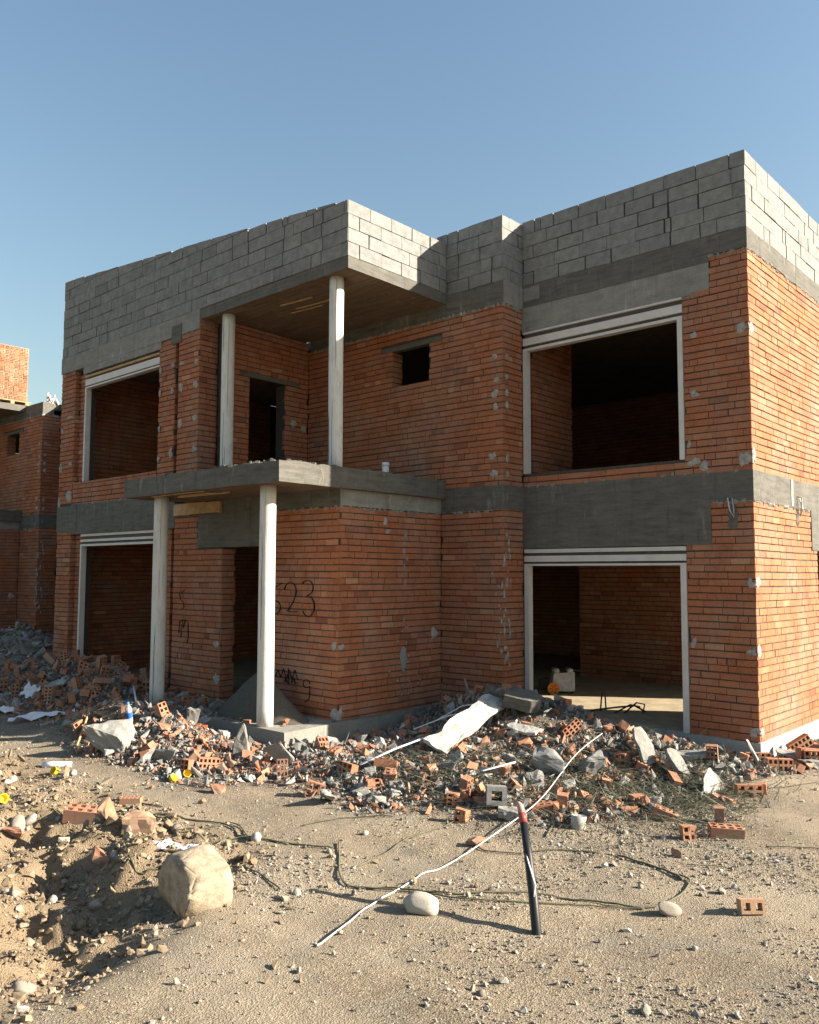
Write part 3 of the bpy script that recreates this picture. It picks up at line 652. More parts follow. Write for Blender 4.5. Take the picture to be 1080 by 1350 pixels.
def sample(n, dens, box):
    out = []
    while len(out) < n:
        x = nr.uniform(box[0], box[1], 6000); y = nr.uniform(box[2], box[3], 6000)
        d = np.hypot(x-CAM[0], y-CAM[1]); k = nr.uniform(0, 1, 6000) < dens(x, y)*np.clip(7.0/d, .25, 1)**1.5
        k &= ~inside(x, y, .03); z = terrain(x, y)
        out.extend(zip(x[k], y[k], z[k]))
    return out[:n]
pts = sample(46000, lambda x, y: (.10+.9*sst(.0, .35, fbm(x, y, .8, 4, 91)))*(1-.5*rubble(x, y))+.4*DGf(x, y) if False else (.08+.9*sst(-.02, .35, fbm(x, y, .8, 4, 91))), (-9, 4, -9.2, 1.5))
sz = [min(.045, .0048*math.exp(abs(nr.normal(0, .62)))) for _ in pts]
scatter('gravel', pts, sz, pebV, [min(1, max(0, nr.normal(.55, .22))) for _ in pts], [STONE], [0]*len(pts), 'small grey and tan gravel strewn over the bare sandy ground', 'gravel')
dug = lambda x, y: sst(-1.0, -2.0, x+.35*(y+7))*sst(-5.6, -6.3, y)
pts = sample(12000, lambda x, y: .04+dug(x, y), (-8, 0, -9.0, -5.4))
sz = [min(.06, .0085*math.exp(abs(nr.normal(0, .72)))) for _ in pts]
scatter('earth_clods', pts, sz, pebV+chipV[:3], [min(1, max(0, nr.normal(.45, .2))) for _ in pts], [tone_mat('dry_earth_clod', [(0, (.12,.09,.06)), (.5, (.25,.19,.125)), (1, (.38,.32,.25))], .95, 30, .6)], [0]*len(pts), 'dry brown clods and pebbles over the dug ground at the near left', 'soil')
pts = sample(40000, lambda x, y: rubble(x, y)**1.5*(.35+.65*sst(-.2, .25, fbm(x, y, 1.3, 3, 77))), (-14, 1.2, -5.9, 2.0))
sz = [min(.07, .0092*math.exp(abs(nr.normal(0, .74)))) for _ in pts]
bk = np.array([fbm(p[0], p[1], .9, 2, 55) for p in pts]); isb = nr.uniform(0, 1, len(pts)) < np.clip(.46+.7*bk, .12, .85)
scatter('rubble_fragments', pts, sz, chipV, [min(1, max(0, nr.normal(.42, .26))) for _ in pts], [CHIPB, CHIPC], [0 if b else 1 for b in isb], 'loose chips of broken brick and concrete covering the debris heaps', 'rubble', .38, .8)
# debris kicked up onto the porch floor
pts = []
while len(pts) < 900:
    x, y = nr.uniform(-8.15, -4.5), nr.uniform(-3.6, -2.72)
    if nr.uniform() < sst(-5.0, -6.6, np.array([x]))[0]*(.35+.65*sst(-2.7, -3.5, np.array([y]))[0])+.03 and (x+5.6)**2/.7+(y+3.05)**2/.12 > 1: pts.append((x, y, .306))
scatter('rubble_fragments', pts, [min(.07, .012*math.exp(abs(nr.normal(0, .7)))) for _ in pts], chipV, [min(1, max(0, nr.normal(.38, .22))) for _ in pts], [CHIPB, CHIPC], [int(nr.uniform() < .65) for _ in pts], 'chips of brick and concrete scattered over the shaded porch floor', 'rubble', .1, .5)
# neighbour's heap
pts = [(x, y, float(terrain(np.array([x]), np.array([y]))[0])) for x, y in zip(nr.uniform(-19.5, -13, 1200), nr.uniform(-3.4, -.6, 1200))]
scatter('rubble_fragments', pts, [min(.14, .035*math.exp(abs(nr.normal(0, .6)))) for _ in pts], chipV, [nr.uniform(.1, .8) for _ in pts], [CHIPB, CHIPC], [int(nr.uniform() < .8) for _ in pts], 'grey rubble lying in the shade before the house next door', 'rubble')
# ------------------------------------------------------------------ single pieces
def mesh_from(name, vs, fs, mats, tones=None, smooth=False, bevel=0, sub=0):
    bm = bmesh.new(); bv = [bm.verts.new(tuple(v)) for v in vs]
    for f in fs:
        try: bm.faces.new([bv[i] for i in f])
        except ValueError: pass
    bmesh.ops.recalc_face_normals(bm, faces=bm.faces)
    if bevel: bmesh.ops.bevel(bm, geom=[e for e in bm.edges if e.is_manifold and e.calc_face_angle(0) > .5], offset=bevel, segments=1, affect='EDGES')
    me = bpy.data.meshes.new(name); bm.to_mesh(me); bm.free()
    for m in (mats if isinstance(mats, list) else [mats]): me.materials.append(m)
    a = me.attributes.new('tone', 'FLOAT', 'FACE'); a.data.foreach_set('value', [tones if tones is not None else .55]*len(me.polygons))
    if smooth: me.polygons.foreach_set('use_smooth', [True]*len(me.polygons))
    return me
def perforated(nx=4, ny=2, L=.25, Wd=.12, H=.088, broken=False, tone=.55, big=.62):
    vs = []; fs = []; idx = {}
    def V(q):
        q = tuple(round(c, 5) for c in q)
        if q not in idx: idx[q] = len(vs); vs.append(q)
        return idx[q]
    xs = np.linspace(-L/2, L/2, nx+1); ys = np.linspace(-Wd/2, Wd/2, ny+1)
    for i in range(nx):
        for j in range(ny):
            o = [(xs[i],ys[j]),(xs[i+1],ys[j]),(xs[i+1],ys[j+1]),(xs[i],ys[j+1])]; cx, cy = (xs[i]+xs[i+1])/2, (ys[j]+ys[j+1])/2
            inn = [(cx+(a-cx)*big, cy+(b-cy)*big) for a, b in o]
            for k in range(4):
                k2 = (k+1) % 4
                for z in (H, 0): fs.append([V((*o[k], z)), V((*o[k2], z)), V((*inn[k2], z)), V((*inn[k], z))])
                fs.append([V((*inn[k], H)), V((*inn[k2], H)), V((*inn[k2], 0)), V((*inn[k], 0))])
    for i in range(nx):
        for y in (-Wd/2, Wd/2): fs.append([V((xs[i],y,0)), V((xs[i+1],y,0)), V((xs[i+1],y,H)), V((xs[i],y,H))])
    for j in range(ny):
        for x in (-L/2, L/2): fs.append([V((x,ys[j],0)), V((x,ys[j+1],0)), V((x,ys[j+1],H)), V((x,ys[j],H))])
    if broken:
        r2 = random.Random(broken)
        vs = [(x+(r2.uniform(-.05,.02) if x > L/2-.03 else 0)-(.03*abs(y)/Wd if x > L/2-.03 else 0), y+r2.uniform(-.003,.003), z+r2.uniform(-.003,.003)) for x, y, z in vs]
    return mesh_from('brick', vs, fs, CHIPB, tone)
PERF = [perforated(4,2,tone=.5), perforated(5,2,tone=.8), perforated(3,2,tone=.45), perforated(4,3,tone=.35,big=.66)]
HALF = [perforated(2,2,.13,broken=3,tone=.6,big=.56), perforated(3,2,.17,broken=5,tone=.5), perforated(2,2,.12,broken=8,tone=.8,big=.58), perforated(2,3,.14,broken=9,tone=.4,big=.6)]
def roughen(me, amp, cuts=2, fr=2.5):
    bm = bmesh.new(); bm.from_mesh(me); bmesh.ops.triangulate(bm, faces=bm.faces); bmesh.ops.subdivide_edges(bm, edges=bm.edges, cuts=cuts, use_grid_fill=True)
    S = max(v.co.length for v in bm.verts); bm.normal_update()
    for v in bm.verts: v.co += v.normal*amp*S*float(fbm(v.co.x/S+v.co.z/S*1.3, v.co.y/S-v.co.z/S*.8, fr, 3, 19))
    t = me.attributes['tone'].data[0].value; bm.to_mesh(me); bm.free()
    a = me.attributes.get('tone') or me.attributes.new('tone', 'FLOAT', 'FACE'); a.data.foreach_set('value', [t]*len(me.polygons)); return me
def hullmesh(n, sx, sy, sz, m, tone, boxy=1, seed=0, bevel=0):
    vs, fs = hull(n, sx, sy, sz, random.Random(seed), boxy); return roughen(mesh_from('chunk', vs, fs, m, tone, bevel=bevel), .16)
SHARD = [hullmesh(12, .075, .05, .04, CHIPB, t, 1, s) for s, t in ((1,.5),(2,.65),(3,.35),(4,.8),(5,.55))]
CHUNK = [hullmesh(14, 1, .75, .6, CHIPC, t, 1, s+20, .03) for s, t in ((1,.5),(2,.7),(3,.35),(4,.85),(5,.6))]
FLAT = [hullmesh(14, 1, .7, .16, CHIPC, t, 1, s+40, .02) for s, t in ((1,.45),(2,.65),(3,.75))]
def rockmesh(seed, m, tone, sx=1, sy=.85, sz=.8, amp=.22):
    bm = bmesh.new(); bmesh.ops.create_icosphere(bm, subdivisions=3, radius=1); r = random.Random(seed); ofs = [r.uniform(0, 50) for _ in range(3)]
    pl = [(Vector((r.gauss(0,1), r.gauss(0,1), r.gauss(0,1))).normalized(), r.uniform(.66,.86)) for _ in range(7)]
    for v in bm.verts:
        c = v.co.copy(); d = float(fbm(c.x*1.3+ofs[0]+c.z, c.y*1.3+ofs[1]-c.z, 1.1, 3, 8))*amp; c *= 1+d
        for n, k in pl:
            t = c.dot(n)
            if t > k: c -= n*(t-k)*.85
        v.co = (c.x*sx, c.y*sy, c.z*sz)
    me = bpy.data.meshes.new('stone'); bm.to_mesh(me); bm.free(); me.materials.append(m); a = me.attributes.new('tone', 'FLOAT', 'FACE'); a.data.foreach_set('value', [tone]*len(me.polygons)); me.polygons.foreach_set('use_smooth', [True]*len(me.polygons)); return me
ROCKS = [rockmesh(s, STONE, t) for s, t in ((1,.5),(2,.75),(3,.9),(4,.6),(5,.35))]
def inst(name, me, loc, rot, sc, label, cat, group=None, sink=.2):
    o = bpy.data.objects.new(name, me); COL.objects.link(o); sc = (sc,)*3 if isinstance(sc, (int, float)) else sc
    R = Euler(rot).to_matrix(); co = np.zeros(len(me.vertices)*3); me.vertices.foreach_get('co', co); co = co.reshape(-1, 3)*np.array(sc); zz = (co@np.array(R).T)[:, 2]
    h = zz.max()-zz.min(); o.location = (loc[0], loc[1], loc[2]-zz.min()-h*sink); o.rotation_euler = rot; o.scale = sc
    return tag(o, label, cat, group)
def zone(x, y):
    if x > -3.5 and rubble(np.array([x]), np.array([y]))[0] > .4: return 0
    if x > -5.3: return 1
    if x > -8.1: return 2
    return 3
ZN = ['in the debris before the garage', 'in the debris beside the porch step', 'on the grey heap before the porch', 'on the shaded heap at the left']
def spread(n, dens, box, fn):
    for (x, y, z) in sample(n, dens, box): fn(x, y, z)
used = []
def free(x, y, d):
    for a, b in used:
        if (a-x)**2+(b-y)**2 < d*d: return False
    used.append((x, y)); return True
rd = lambda x, y: rubble(x, y)**1.6
rr = lambda: (rng.gauss(0,.5), rng.gauss(0,.5), rng.uniform(0,6.28))
def lay_perf(x, y, z):
    if free(x, y, .12): 
        q = ZN[zone(x, y)]; rot = rng.choice(((rng.gauss(0,.2), rng.gauss(0,.2)), (1.57+rng.gauss(0,.3), rng.gauss(0,.3)), (rng.gauss(0,.3), 1.57+rng.gauss(0,.3))))
        inst('perforated_brick', rng.choice(PERF), (x, y, z), (*rot, rng.uniform(0,6.28)), rng.uniform(.95,1.08), 'whole perforated orange brick lying '+q, 'brick', 'whole bricks '+q)
def lay_big(x, y, z):
    q = ZN[3]; rot = rng.choice(((rng.gauss(0,.3), rng.gauss(0,.3)), (1.57+rng.gauss(0,.3), rng.gauss(0,.3)), (rng.gauss(0,.3), 1.57+rng.gauss(0,.3))))
    if free(x, y, .1): inst('perforated_brick', rng.choice(PERF), (x, y, z+.03), (*rot, rng.uniform(0,6.28)), rng.uniform(.95,1.15), 'whole perforated orange brick lying '+q, 'brick', 'whole bricks '+q)
def lay_half(x, y, z):
    if free(x, y, .1):
        q = ZN[zone(x, y)]; rot = rng.choice(((rng.gauss(0,.4), rng.gauss(0,.4)), (1.57+rng.gauss(0,.4), rng.gauss(0,.4)), (rng.gauss(0,.4), 1.57+rng.gauss(0,.4))))
        inst('broken_brick', rng.choice(HALF), (x, y, z), (*rot, rng.uniform(0,6.28)), rng.uniform(.9,1.15), 'broken half of a hollow orange brick '+q, 'brick', 'broken half bricks '+q)
def lay_shard(x, y, z):
    if free(x, y, .08):
        q = ZN[zone(x, y)]; inst('brick_shard', rng.choice(SHARD), (x, y, z), rr(), rng.uniform(.55,1.25), 'jagged solid piece of red brick '+q, 'brick piece', 'jagged brick pieces '+q)
def lay_chunk(x, y, z):
    if free(x, y, .12):
        q = ZN[zone(x, y)]; inst('concrete_chunk', rng.choice(CHUNK), (x, y, z), rr(), rng.uniform(.04,.10), 'grey lump of broken concrete '+q, 'concrete chunk', 'concrete lumps '+q)
def lay_flat(x, y, z):
    if free(x, y, .15):
        q = ZN[zone(x, y)]; inst('concrete_slab_piece', rng.choice(FLAT), (x, y, z), rr(), rng.uniform(.10,.2), 'flat broken plate of grey concrete '+q, 'concrete piece', 'flat concrete plates '+q)
for k in range(26):
    x, y = rng.uniform(-8.1, -6.2), rng.uniform(-3.58, -2.95)
    if k % 3 == 0: inst('broken_brick', rng.choice(HALF), (x, y, .306), (rng.choice((0, 1.57)), rng.gauss(0,.2), rng.uniform(0,6.28)), rng.uniform(.8,1.1), 'broken hollow brick lying on the shaded porch floor', 'brick', 'broken bricks on the porch floor', .05)
    else: inst('concrete_chunk', rng.choice(CHUNK), (x, y, .306), rr(), rng.uniform(.05,.12), 'grey concrete lump lying on the shaded porch floor', 'concrete chunk', 'concrete lumps on the porch floor', .08)
B4 = (-13, .9, -5.6, 1.0)
spread(14, rd, B4, lay_perf); spread(66, rd, B4, lay_half); spread(150, rd, B4, lay_shard); spread(150, rd, B4, lay_chunk); spread(50, rd, B4, lay_flat)
LH = lambda x, y: sst(-7.9, -8.6, x)*sst(-4.6, -3.9, y)
spread(64, LH, (-13, -7.8, -4.6, -2.7), lay_big); spread(80, LH, (-13, -7.8, -4.6, -2.7), lay_half); spread(26, LH, (-13, -7.8, -4.6, -2.7), lay_chunk)
def lay_stone(x, y, z):
    inst('stone', rng.choice(ROCKS), (x, y, z), rr(), rng.uniform(.025,.06), 'rounded fist sized stone on the dug ground at the near left', 'stone', 'stones on the dug ground', .35)
spread(34, dug, (-7, -.4, -8.8, -5.5), lay_stone)
def lay_cob(x, y, z):
    inst('stone', rng.choice(ROCKS), (x, y, z), rr(), rng.uniform(.015,.034), 'small rounded stone on the bare sandy ground', 'stone', 'stones on the bare ground', .35)
spread(34, lambda x, y: (1-rubble(x, y))*(.2+sst(0,.3,fbm(x, y, .8, 4, 91))), (-4, 3.4, -8.0, .8), lay_cob)
def P(px, py): return at(px, py)
# --- pieces placed one by one
def boulder():
    pts = [(-.27,-.22,.02),(.22,-.25,.0),(.27,.2,.0),(-.2,.24,.02),(-.29,-.24,.22),(.27,-.22,.24),(.28,.2,.26),(-.24,.22,.24),(-.19,-.2,.46),(.06,-.21,.50),(.26,.16,.43),(-.17,.2,.48),(.24,-.15,.42),(-.06,.0,.52)]
    bm = bmesh.new(); [bm.verts.new(q) for q in pts]; bmesh.ops.convex_hull(bm, input=bm.verts); bmesh.ops.delete(bm, geom=[v for v in bm.verts if not v.link_faces], context='VERTS')
    bmesh.ops.bevel(bm, geom=list(bm.edges), offset=.014, segments=2, affect='EDGES', clamp_overlap=True); bmesh.ops.triangulate(bm, faces=bm.faces)
    for _ in range(2): bmesh.ops.subdivide_edges(bm, edges=[e for e in bm.edges if e.calc_length() > .03], cuts=1)
    bmesh.ops.triangulate(bm, faces=bm.faces); bmesh.ops.recalc_face_normals(bm, faces=bm.faces); bm.normal_update()
    for v in bm.verts: v.co += v.normal*(.012*float(fbm(v.co.x+v.co.z, v.co.y-v.co.z, 4, 4, 51))+.005*float(fbm(v.co.x+v.co.z*1.4, v.co.y+v.co.z, 22, 3, 52)))
    me = bpy.data.meshes.new('boulder'); bm.to_mesh(me); bm.free(); me.materials.append(plain_mat('pale_limestone', (.34,.275,.20), .97, .5, 11, bs=1.0)); me.polygons.foreach_set('use_smooth', [True]*len(me.polygons)); return me
B2 = boulder()
p = P(262, 1203); inst('boulder', B2, (p.x-.16, p.y+.09, p.z), (.03,.1,-.1), (.82,.80,.70), 'large pale squarish boulder lying at the near left', 'boulder', None, .06)
p = P(555, 1203); inst('stone', ROCKS[2], p, (.2,.1,.4), (.135,.105,.095), 'pale rounded stone at the bottom centre, next to the white wire', 'stone', None, .15)
p = P(882, 1206); inst('stone', ROCKS[3], p, (0,.3,.9), (.09,.06,.06), 'grey oval stone beside the loop of green cable at the near right', 'stone', None, .15)
for (px, py, s, k, l) in ((22,1096,.14,3,'pale long stone at the left edge of the dug ground'),(40,1085,.09,2,'grey white stone standing on the rim of the dug ground'),(132,1085,.09,4,'brownish stone on the rim of the dug ground'),(150,1132,.07,2,'white oval stone before the dug hollow')):
    inst('stone', ROCKS[k], P(px, py), rr(), (s*.8, s*.6, s*.5), l, 'stone', None, .2)
def brick_at(px, py, me, rot, label, sc=1.0, name='perforated_brick', cat='brick', sink=.1): return inst(name, me, P(px, py), rot, sc, label, cat, None, sink)
TWO = perforated(2,1,.16,.09,.08,tone=.97,big=.55)
brick_at(987,1200,TWO,(1.35,0,.75),'pale small brick with two round holes alone at the near right')
brick_at(957,1104,PERF[0],(.05,.05,.62),'whole flat orange brick alone on the right hand bare ground',1.1)
brick_at(943,1084,HALF[1],(0,1.5,.4),'small upright orange half brick on the right hand bare ground',.9,'broken_brick')
brick_at(937,1056,SHARD[3],(0,.2,.5),'light orange brick cube at the right rim of the debris',1.25,'brick_shard')
brick_at(959,1060,SHARD[1],(0,.1,.2),'small orange brick lump at the right rim of the debris',.95,'brick_shard')
brick_at(985,1048,PERF[2],(1.5,0,.75),'long orange brick lying on edge below the house corner',1.05)
brick_at(1000,1046,HALF[0],(0,1.5,.3),'dark orange half brick at the end of a long brick',.9,'broken_brick')
brick_at(905,1104,HALF[2],(1.45,0,.8),'pale half brick with two dark holes at the right',1.0,'broken_brick')
brick_at(872,1080,HALF[1],(0,.3,.4),'pink broken brick on the bare ground right of the mug',1.0,'broken_brick'); brick_at(888,1083,SHARD[2],(0,.2,1.2),'small dark brick lump right of the mug',.9,'brick_shard')
brick_at(829,1076,SHARD[4],(.1,0,.6),'flat light orange brick piece right of the white mug',1.1,'brick_shard')
brick_at(893,1130,SHARD[0],(.1,.2,.3),'tiny orange brick chip before the pale half brick',.7,'brick_shard')
brick_at(626,1114,SHARD[3],(.5,.3,.3),'tilted tan brick piece left of the black hose',1.0,'brick_shard')
brick_at(610,1082,HALF[0],(1.5,.2,.5),'orange hollow brick end facing the viewer, left of the hose',1.0,'broken_brick')
brick_at(598,1060,HALF[3],(1.5,.1,.7),'orange hollow brick end at the front rim of the heap',1.0,'broken_brick')
brick_at(1025,1014,PERF[1],(1.5,.03,.72),'perforated brick standing on edge at the house corner',1.15)
brick_at(998,1005,PERF[3],(1.5,0,.68),'dark brick on edge along the plinth by the house corner',1.1); brick_at(1018,988,HALF[3],(1.4,.1,.8),'dark shaded half brick leaning on the corner plinth',1.3,'broken_brick')
for k, (px, py, me, rt, l) in enumerate(((1045,1005,CHUNK[1],(0,.2,.4),'long grey concrete lump against the side plinth'),(1072,1012,CHUNK[2],(.1,.2,.9),'brownish concrete lump at the right edge'))):
    inst('concrete_chunk', me, P(px, py), rt, (.22,.13,.1), l, 'concrete chunk', None, .12)
for k, (px, py, l) in enumerate(((1052,990,'orange brick on the small pile at the right edge, nearest the wall'),(1066,986,'orange brick on the small pile at the right edge, farther along the wall'),(1076,1000,'orange brick on the small pile cut by the right edge'),(1062,998,'tilted orange brick in the front of the small pile at the right edge'))):
    q = P(px, py+8); q.z += .03; inst('perforated_brick', PERF[(1, 0, 1, 0)[k]], q, (rng.choice((0,1.5)), rng.gauss(0,.2), rng.uniform(.3,1.2)), 1.12, l, 'brick', None, 0)
brick_at(183,1098,hullmesh(30,.13,.05,.085,CHIPB,.97,1,401),(.1,.1,.9),'pale brick on edge at the right rim of the dug ground',1.05); brick_at(173,1058,PERF[1],(0,0,.75),'tan brick half sunk in the bare ground before the grey heap',.8,sink=.3)
brick_at(112,1078,PERF[0],(.1,.1,.75),'long pale brick half buried at the left',1.4,sink=.35); brick_at(140,1086,SHARD[1],(.3,1.0,.3),'upright orange brick shard beside a half buried brick',1.5,'brick_shard')
brick_at(18,1106,SHARD[2],(.1,.1,.4),'brown brick lump at the left edge',1.5,'brick_shard'); brick_at(135,1145,SHARD[0],(.6,.4,1),'brown brick shard standing in the dug hollow',1.3,'brick_shard')
brick_at(285,1045,SHARD[4],(0,.1,.5),'orange brick cube just before the rim of the debris',1.1,'brick_shard')
# hollow concrete block
def hollow_block():
    me = perforated(1,1,.2,.19,.24,tone=.5,big=.52); me.materials.clear(); me.materials.append(BLOCK); return me
inst('hollow_block', hollow_block(), P(653,1058), (1.42,.05,.72), (.95,.9,.75), 'grey hollow concrete block showing its dark cell, left of the hose tip', 'concrete block', None, .05)
inst('concrete_block', hullmesh(26, .17, .1, .14, BLOCK, .45, 1, 301, .006), P(722,1024), (.1,.2,.5), (1,1,1), 'large grey broken block in the middle of the debris', 'concrete block', None, .1)
inst('concrete_block', hullmesh(24, .14, .09, .14, BLOCK, .4, 1, 305, .006), P(778,1022), (.2,-.1,.9), (1,1,1), 'grey broken block just right of the white wire', 'concrete block', None, .1)
inst('concrete_block', hullmesh(40, .13, .07, .05, CONC_L, .5, 1, 309, .004), P(676,1080), (0,.05,.5), (1,1,1), 'small pale kerb like block left of the hose tip', 'concrete block', None, .1)
inst('concrete_wedge', roughen(mesh_from('wedge', [(-.16,-.07,0),(.16,-.08,0),(.17,.07,0),(-.15,.08,0),(-.13,-.05,.2),(.14,-.06,.22),(.1,.05,.24),(-.1,.06,.22),(.02,-.03,.44),(.07,.0,.46),(-.02,.03,.42)], [(3,2,1,0),(0,1,5,4),(1,2,6,5),(2,3,7,6),(3,0,4,7),(4,5,9,8),(5,6,9),(6,7,10,9),(7,4,8,10),(8,9,10)], CONC_L, bevel=.012), .06, 2, 5), P(318,995), (.05,0,.75), (.62,.8,.85), 'pointed pale concrete fragment standing before the porch step', 'concrete piece', None, .05)
def slab_piece(px, py, L, w, t, rot, m, label, seed, name='concrete_slab_piece', cat='concrete slab', lift=0):
    r = random.Random(seed); n = 10; vs = []; A = [2*math.pi*(k+r.uniform(-.3,.3))/n for k in range(n)]; RR = [r.uniform(.66,1.06) for k in range(n)]
    for z in (0, t):
        for k in range(n):
            a = A[k]; c, s = math.cos(a), math.sin(a); q = max(abs(c), abs(s)); vs.append((c/q*L/2*RR[k]*(1-.04*(z > 0)), s/q*w/2*RR[k], z+r.uniform(-.006,.006)))
    fs = [tuple(range(n))[::-1], tuple(range(n, 2*n))]+[(k, (k+1)%n, n+(k+1)%n, n+k) for k in range(n)]
    q = P(px, py); q.z += lift; return inst(name, roughen(mesh_from('slab', vs, fs, m, .6, bevel=.004), .035, 3, 4), q, rot, 1, label, cat, None, .08)
slab_piece(848,1003,.62,.22,.045,(.35,-.62,2.25),CONC_L,'long pale concrete plate leaning on the right of the debris heap',1)
slab_piece(890,1018,.42,.2,.05,(.3,-.5,2.35),CONC_L,'shorter pale concrete plate beside the long leaning plate',2); slab_piece(912,1000,.5,.2,.06,(.1,-.1,.7),CONC_L,'low concrete plate at the foot of the right pier',3)
slab_piece(690,935,.5,.36,.16,(.3,.2,.5),CONC_D,'dark concrete slab on top of the heap by the left garage jamb',4); slab_piece(655,918,.3,.2,.05,(.4,.3,.9),CONC_D,'dark concrete plate against the brick corner',14)
FOAM = plain_mat('dusty_white_foam_board', (.42,.41,.38), .85, .35, 7, bs=.4); PLAST = plain_mat('white_plastic', (.74,.74,.75), .45, .15, 6); SHEET = plain_mat('crumpled_white_sheet', (.66,.66,.70), .7, .2, 5)
v_ = P(655,952)-P(582,998)
FOAM2 = plain_mat('dirty_white_foam_sheet', (.44,.425,.39), .92, .55, 6, bs=.5)
DEFER = v_
slab_piece(690,972,.5,.17,.03,(.4,.1,.1),FOAM,'white torn foam piece right of the long foam board',6,'foam_board','foam board',.05)
def sheet(px, py, L, w, rot, label, seed, m=SHEET, th=.006, amp=1.0, name='white_sheet', cat='sheet', lift=0):
    r = random.Random(seed); nx_, ny_ = 14, 5; B = MB(); vs = []
    for z in (0, -th):
        for i in range(nx_+1):
            for j in range(ny_+1):
                x = (i/nx_-.5)*L; y = (j/ny_-.5)*w*(1+.25*amp*math.sin(i*.9+seed))+(.02*r.uniform(-1,1) if j in (0, ny_) and z == 0 else 0); x += .02*r.uniform(-1,1)*(i in (0, nx_)); vs.append((x, y, z+amp*(.05*float(fbm(x*3+seed, y*3, 2.2, 3, seed))*1.6+.015*math.sin(j*2+i*.7))))
    n1 = (nx_+1)*(ny_+1); fs = []
    for i in range(nx_):
        for j in range(ny_):
            a = i*(ny_+1)+j; fs.append((a, a+ny_+1, a+ny_+2, a+1)); fs.append((n1+a+1, n1+a+ny_+2, n1+a+ny_+1, n1+a))
    rim = [i*(ny_+1) for i in range(nx_+1)]+[nx_*(ny_+1)+j for j in range(1, ny_+1)]+[i*(ny_+1)+ny_ for i in range(nx_-1, -1, -1)]+[j for j in range(ny_-1, 0, -1)]
    for k in range(len(rim)): a, b = rim[k], rim[(k+1) % len(rim)]; fs.append((a, b, n1+b, n1+a))
    q = P(px, py); q.z += lift; inst(name, mesh_from('sheet', vs, fs, m), q, rot, 1, label, cat, None, .1)
sheet(618,982,DEFER.length*1.15,.28,(.42,-math.asin(max(-.6,min(.6,DEFER.z/DEFER.length)))-.08,math.atan2(DEFER.y,DEFER.x)),'long dirty white foam board lying across the debris heap',21,FOAM2,.04,.45,'foam_board','foam board',.06)
sheet(55,948,.9,.17,(.15,-.1,.95),'crumpled white strip on the shaded heap at the left',4); sheet(8,940,.5,.2,(.1,.1,.8),'white crumpled sheet cut by the left edge',6); sheet(40,920,.26,.2,(1.0,.2,.4),'upright white scrap in the shaded heap at the left',8)
sheet(235,1125,.42,.14,(.1,.1,.85),'pale crumpled paper strip behind the boulder',11,plain_mat('lilac_paper', (.56,.53,.58), .8, .3, 12))
def stick(name, pts, r, m, label, cat, n=7, group=None, flat=1.0):
    B = MB(); B.tube(pts, r, n, flat=flat); o = B.build(name, m, None, True); return tag(o, label, cat, group)
def pxstick(name, pxs, lift, r, m, label, cat, flat=1.0): return stick(name, [P(a, b)+Vector((0,0,l)) for (a, b), l in zip(pxs, lift)], r, m, label, cat, 8, None, flat)
PVC = plain_mat('white_pvc_strip', (.74,.73,.74), .45, .12, 6)
pxstick('pvc_strip', [(545,972),(592,960),(640,952)], (.1,.16,.16), .02, PVC, 'white plastic strip nearest the foam board at its upper end', 'plastic strip', .4); pxstick('pvc_strip', [(572,962),(610,947),(672,937)], (.1,.16,.14), .018, PVC, 'white plastic strip reaching toward the brick corner', 'plastic strip', .4)
pxstick('pvc_strip', [(475,1018),(520,1002),(556,990),(584,978)], (.08,.12,.14,.12), .02, PVC, 'white plastic strip lying left of the foam board', 'plastic strip', .4); pxstick('pvc_strip', [(636,1032),(682,1022)], (.12,.14), .018, PVC, 'short white plastic strip above the hollow block', 'plastic strip', .4)
pxstick('wooden_stick', [(100,990),(112,960),(118,950)], (.03,.06,.16), .014, WOOD, 'thin pale stick standing in the shaded rubble at the left', 'stick'); pxstick('wooden_stick', [(182,940),(176,915)], (.0,.12), .013, PVC, 'white stick poking up beside the water bottle', 'stick')
pxstick('rebar', [(186,922),(206,912)], (.05,.14), .009, REBAR, 'dark bent bar end leaning on the left porch column', 'rebar'); pxstick('rebar', [(376,985),(374,968)], (.0,.12), .006, REBAR, 'thin bar standing at the porch step corner', 'rebar')
pxstick('rebar', [(392,1000),(430,962)], (.0,.05), .005, REBAR, 'thin wire leaning on the sunlit step face', 'wire')
# sacks, grey lump, curled ring
inst('cement_lump', roughen(hullmesh(22, 1, .7, .75, CHIPC, .6, 1, 191), .12, 2, 4), P(140,990), (.2,.3,.7), (.3,.24,.26), 'big grey lump of hardened cement at the left end of the sunlit heap', 'cement lump', None, .15)
inst('plastic_sack', rockmesh(95, plain_mat('grey_plastic_sack', (.34,.35,.37), .45, .35, 10, bs=.6), .5, 1, .7, .65, .5), P(290,948), (.1,.2,.3), (.24,.17,.17), 'crumpled grey plastic sack beside the sand heap', 'sack', None, .15)
B = MB(); B.tube([(.1*math.cos(a), .03*math.sin(a*2), .1+.1*math.sin(a)) for a in np.linspace(0, 5.6, 20)], .008, 6); o = tag(B.build('cable_ring', REBAR, None, True), 'curled dark ring of cable before the sand heap', 'cable'); q = P(298,968); o.location = q; o.rotation_euler = (0,0,.7)
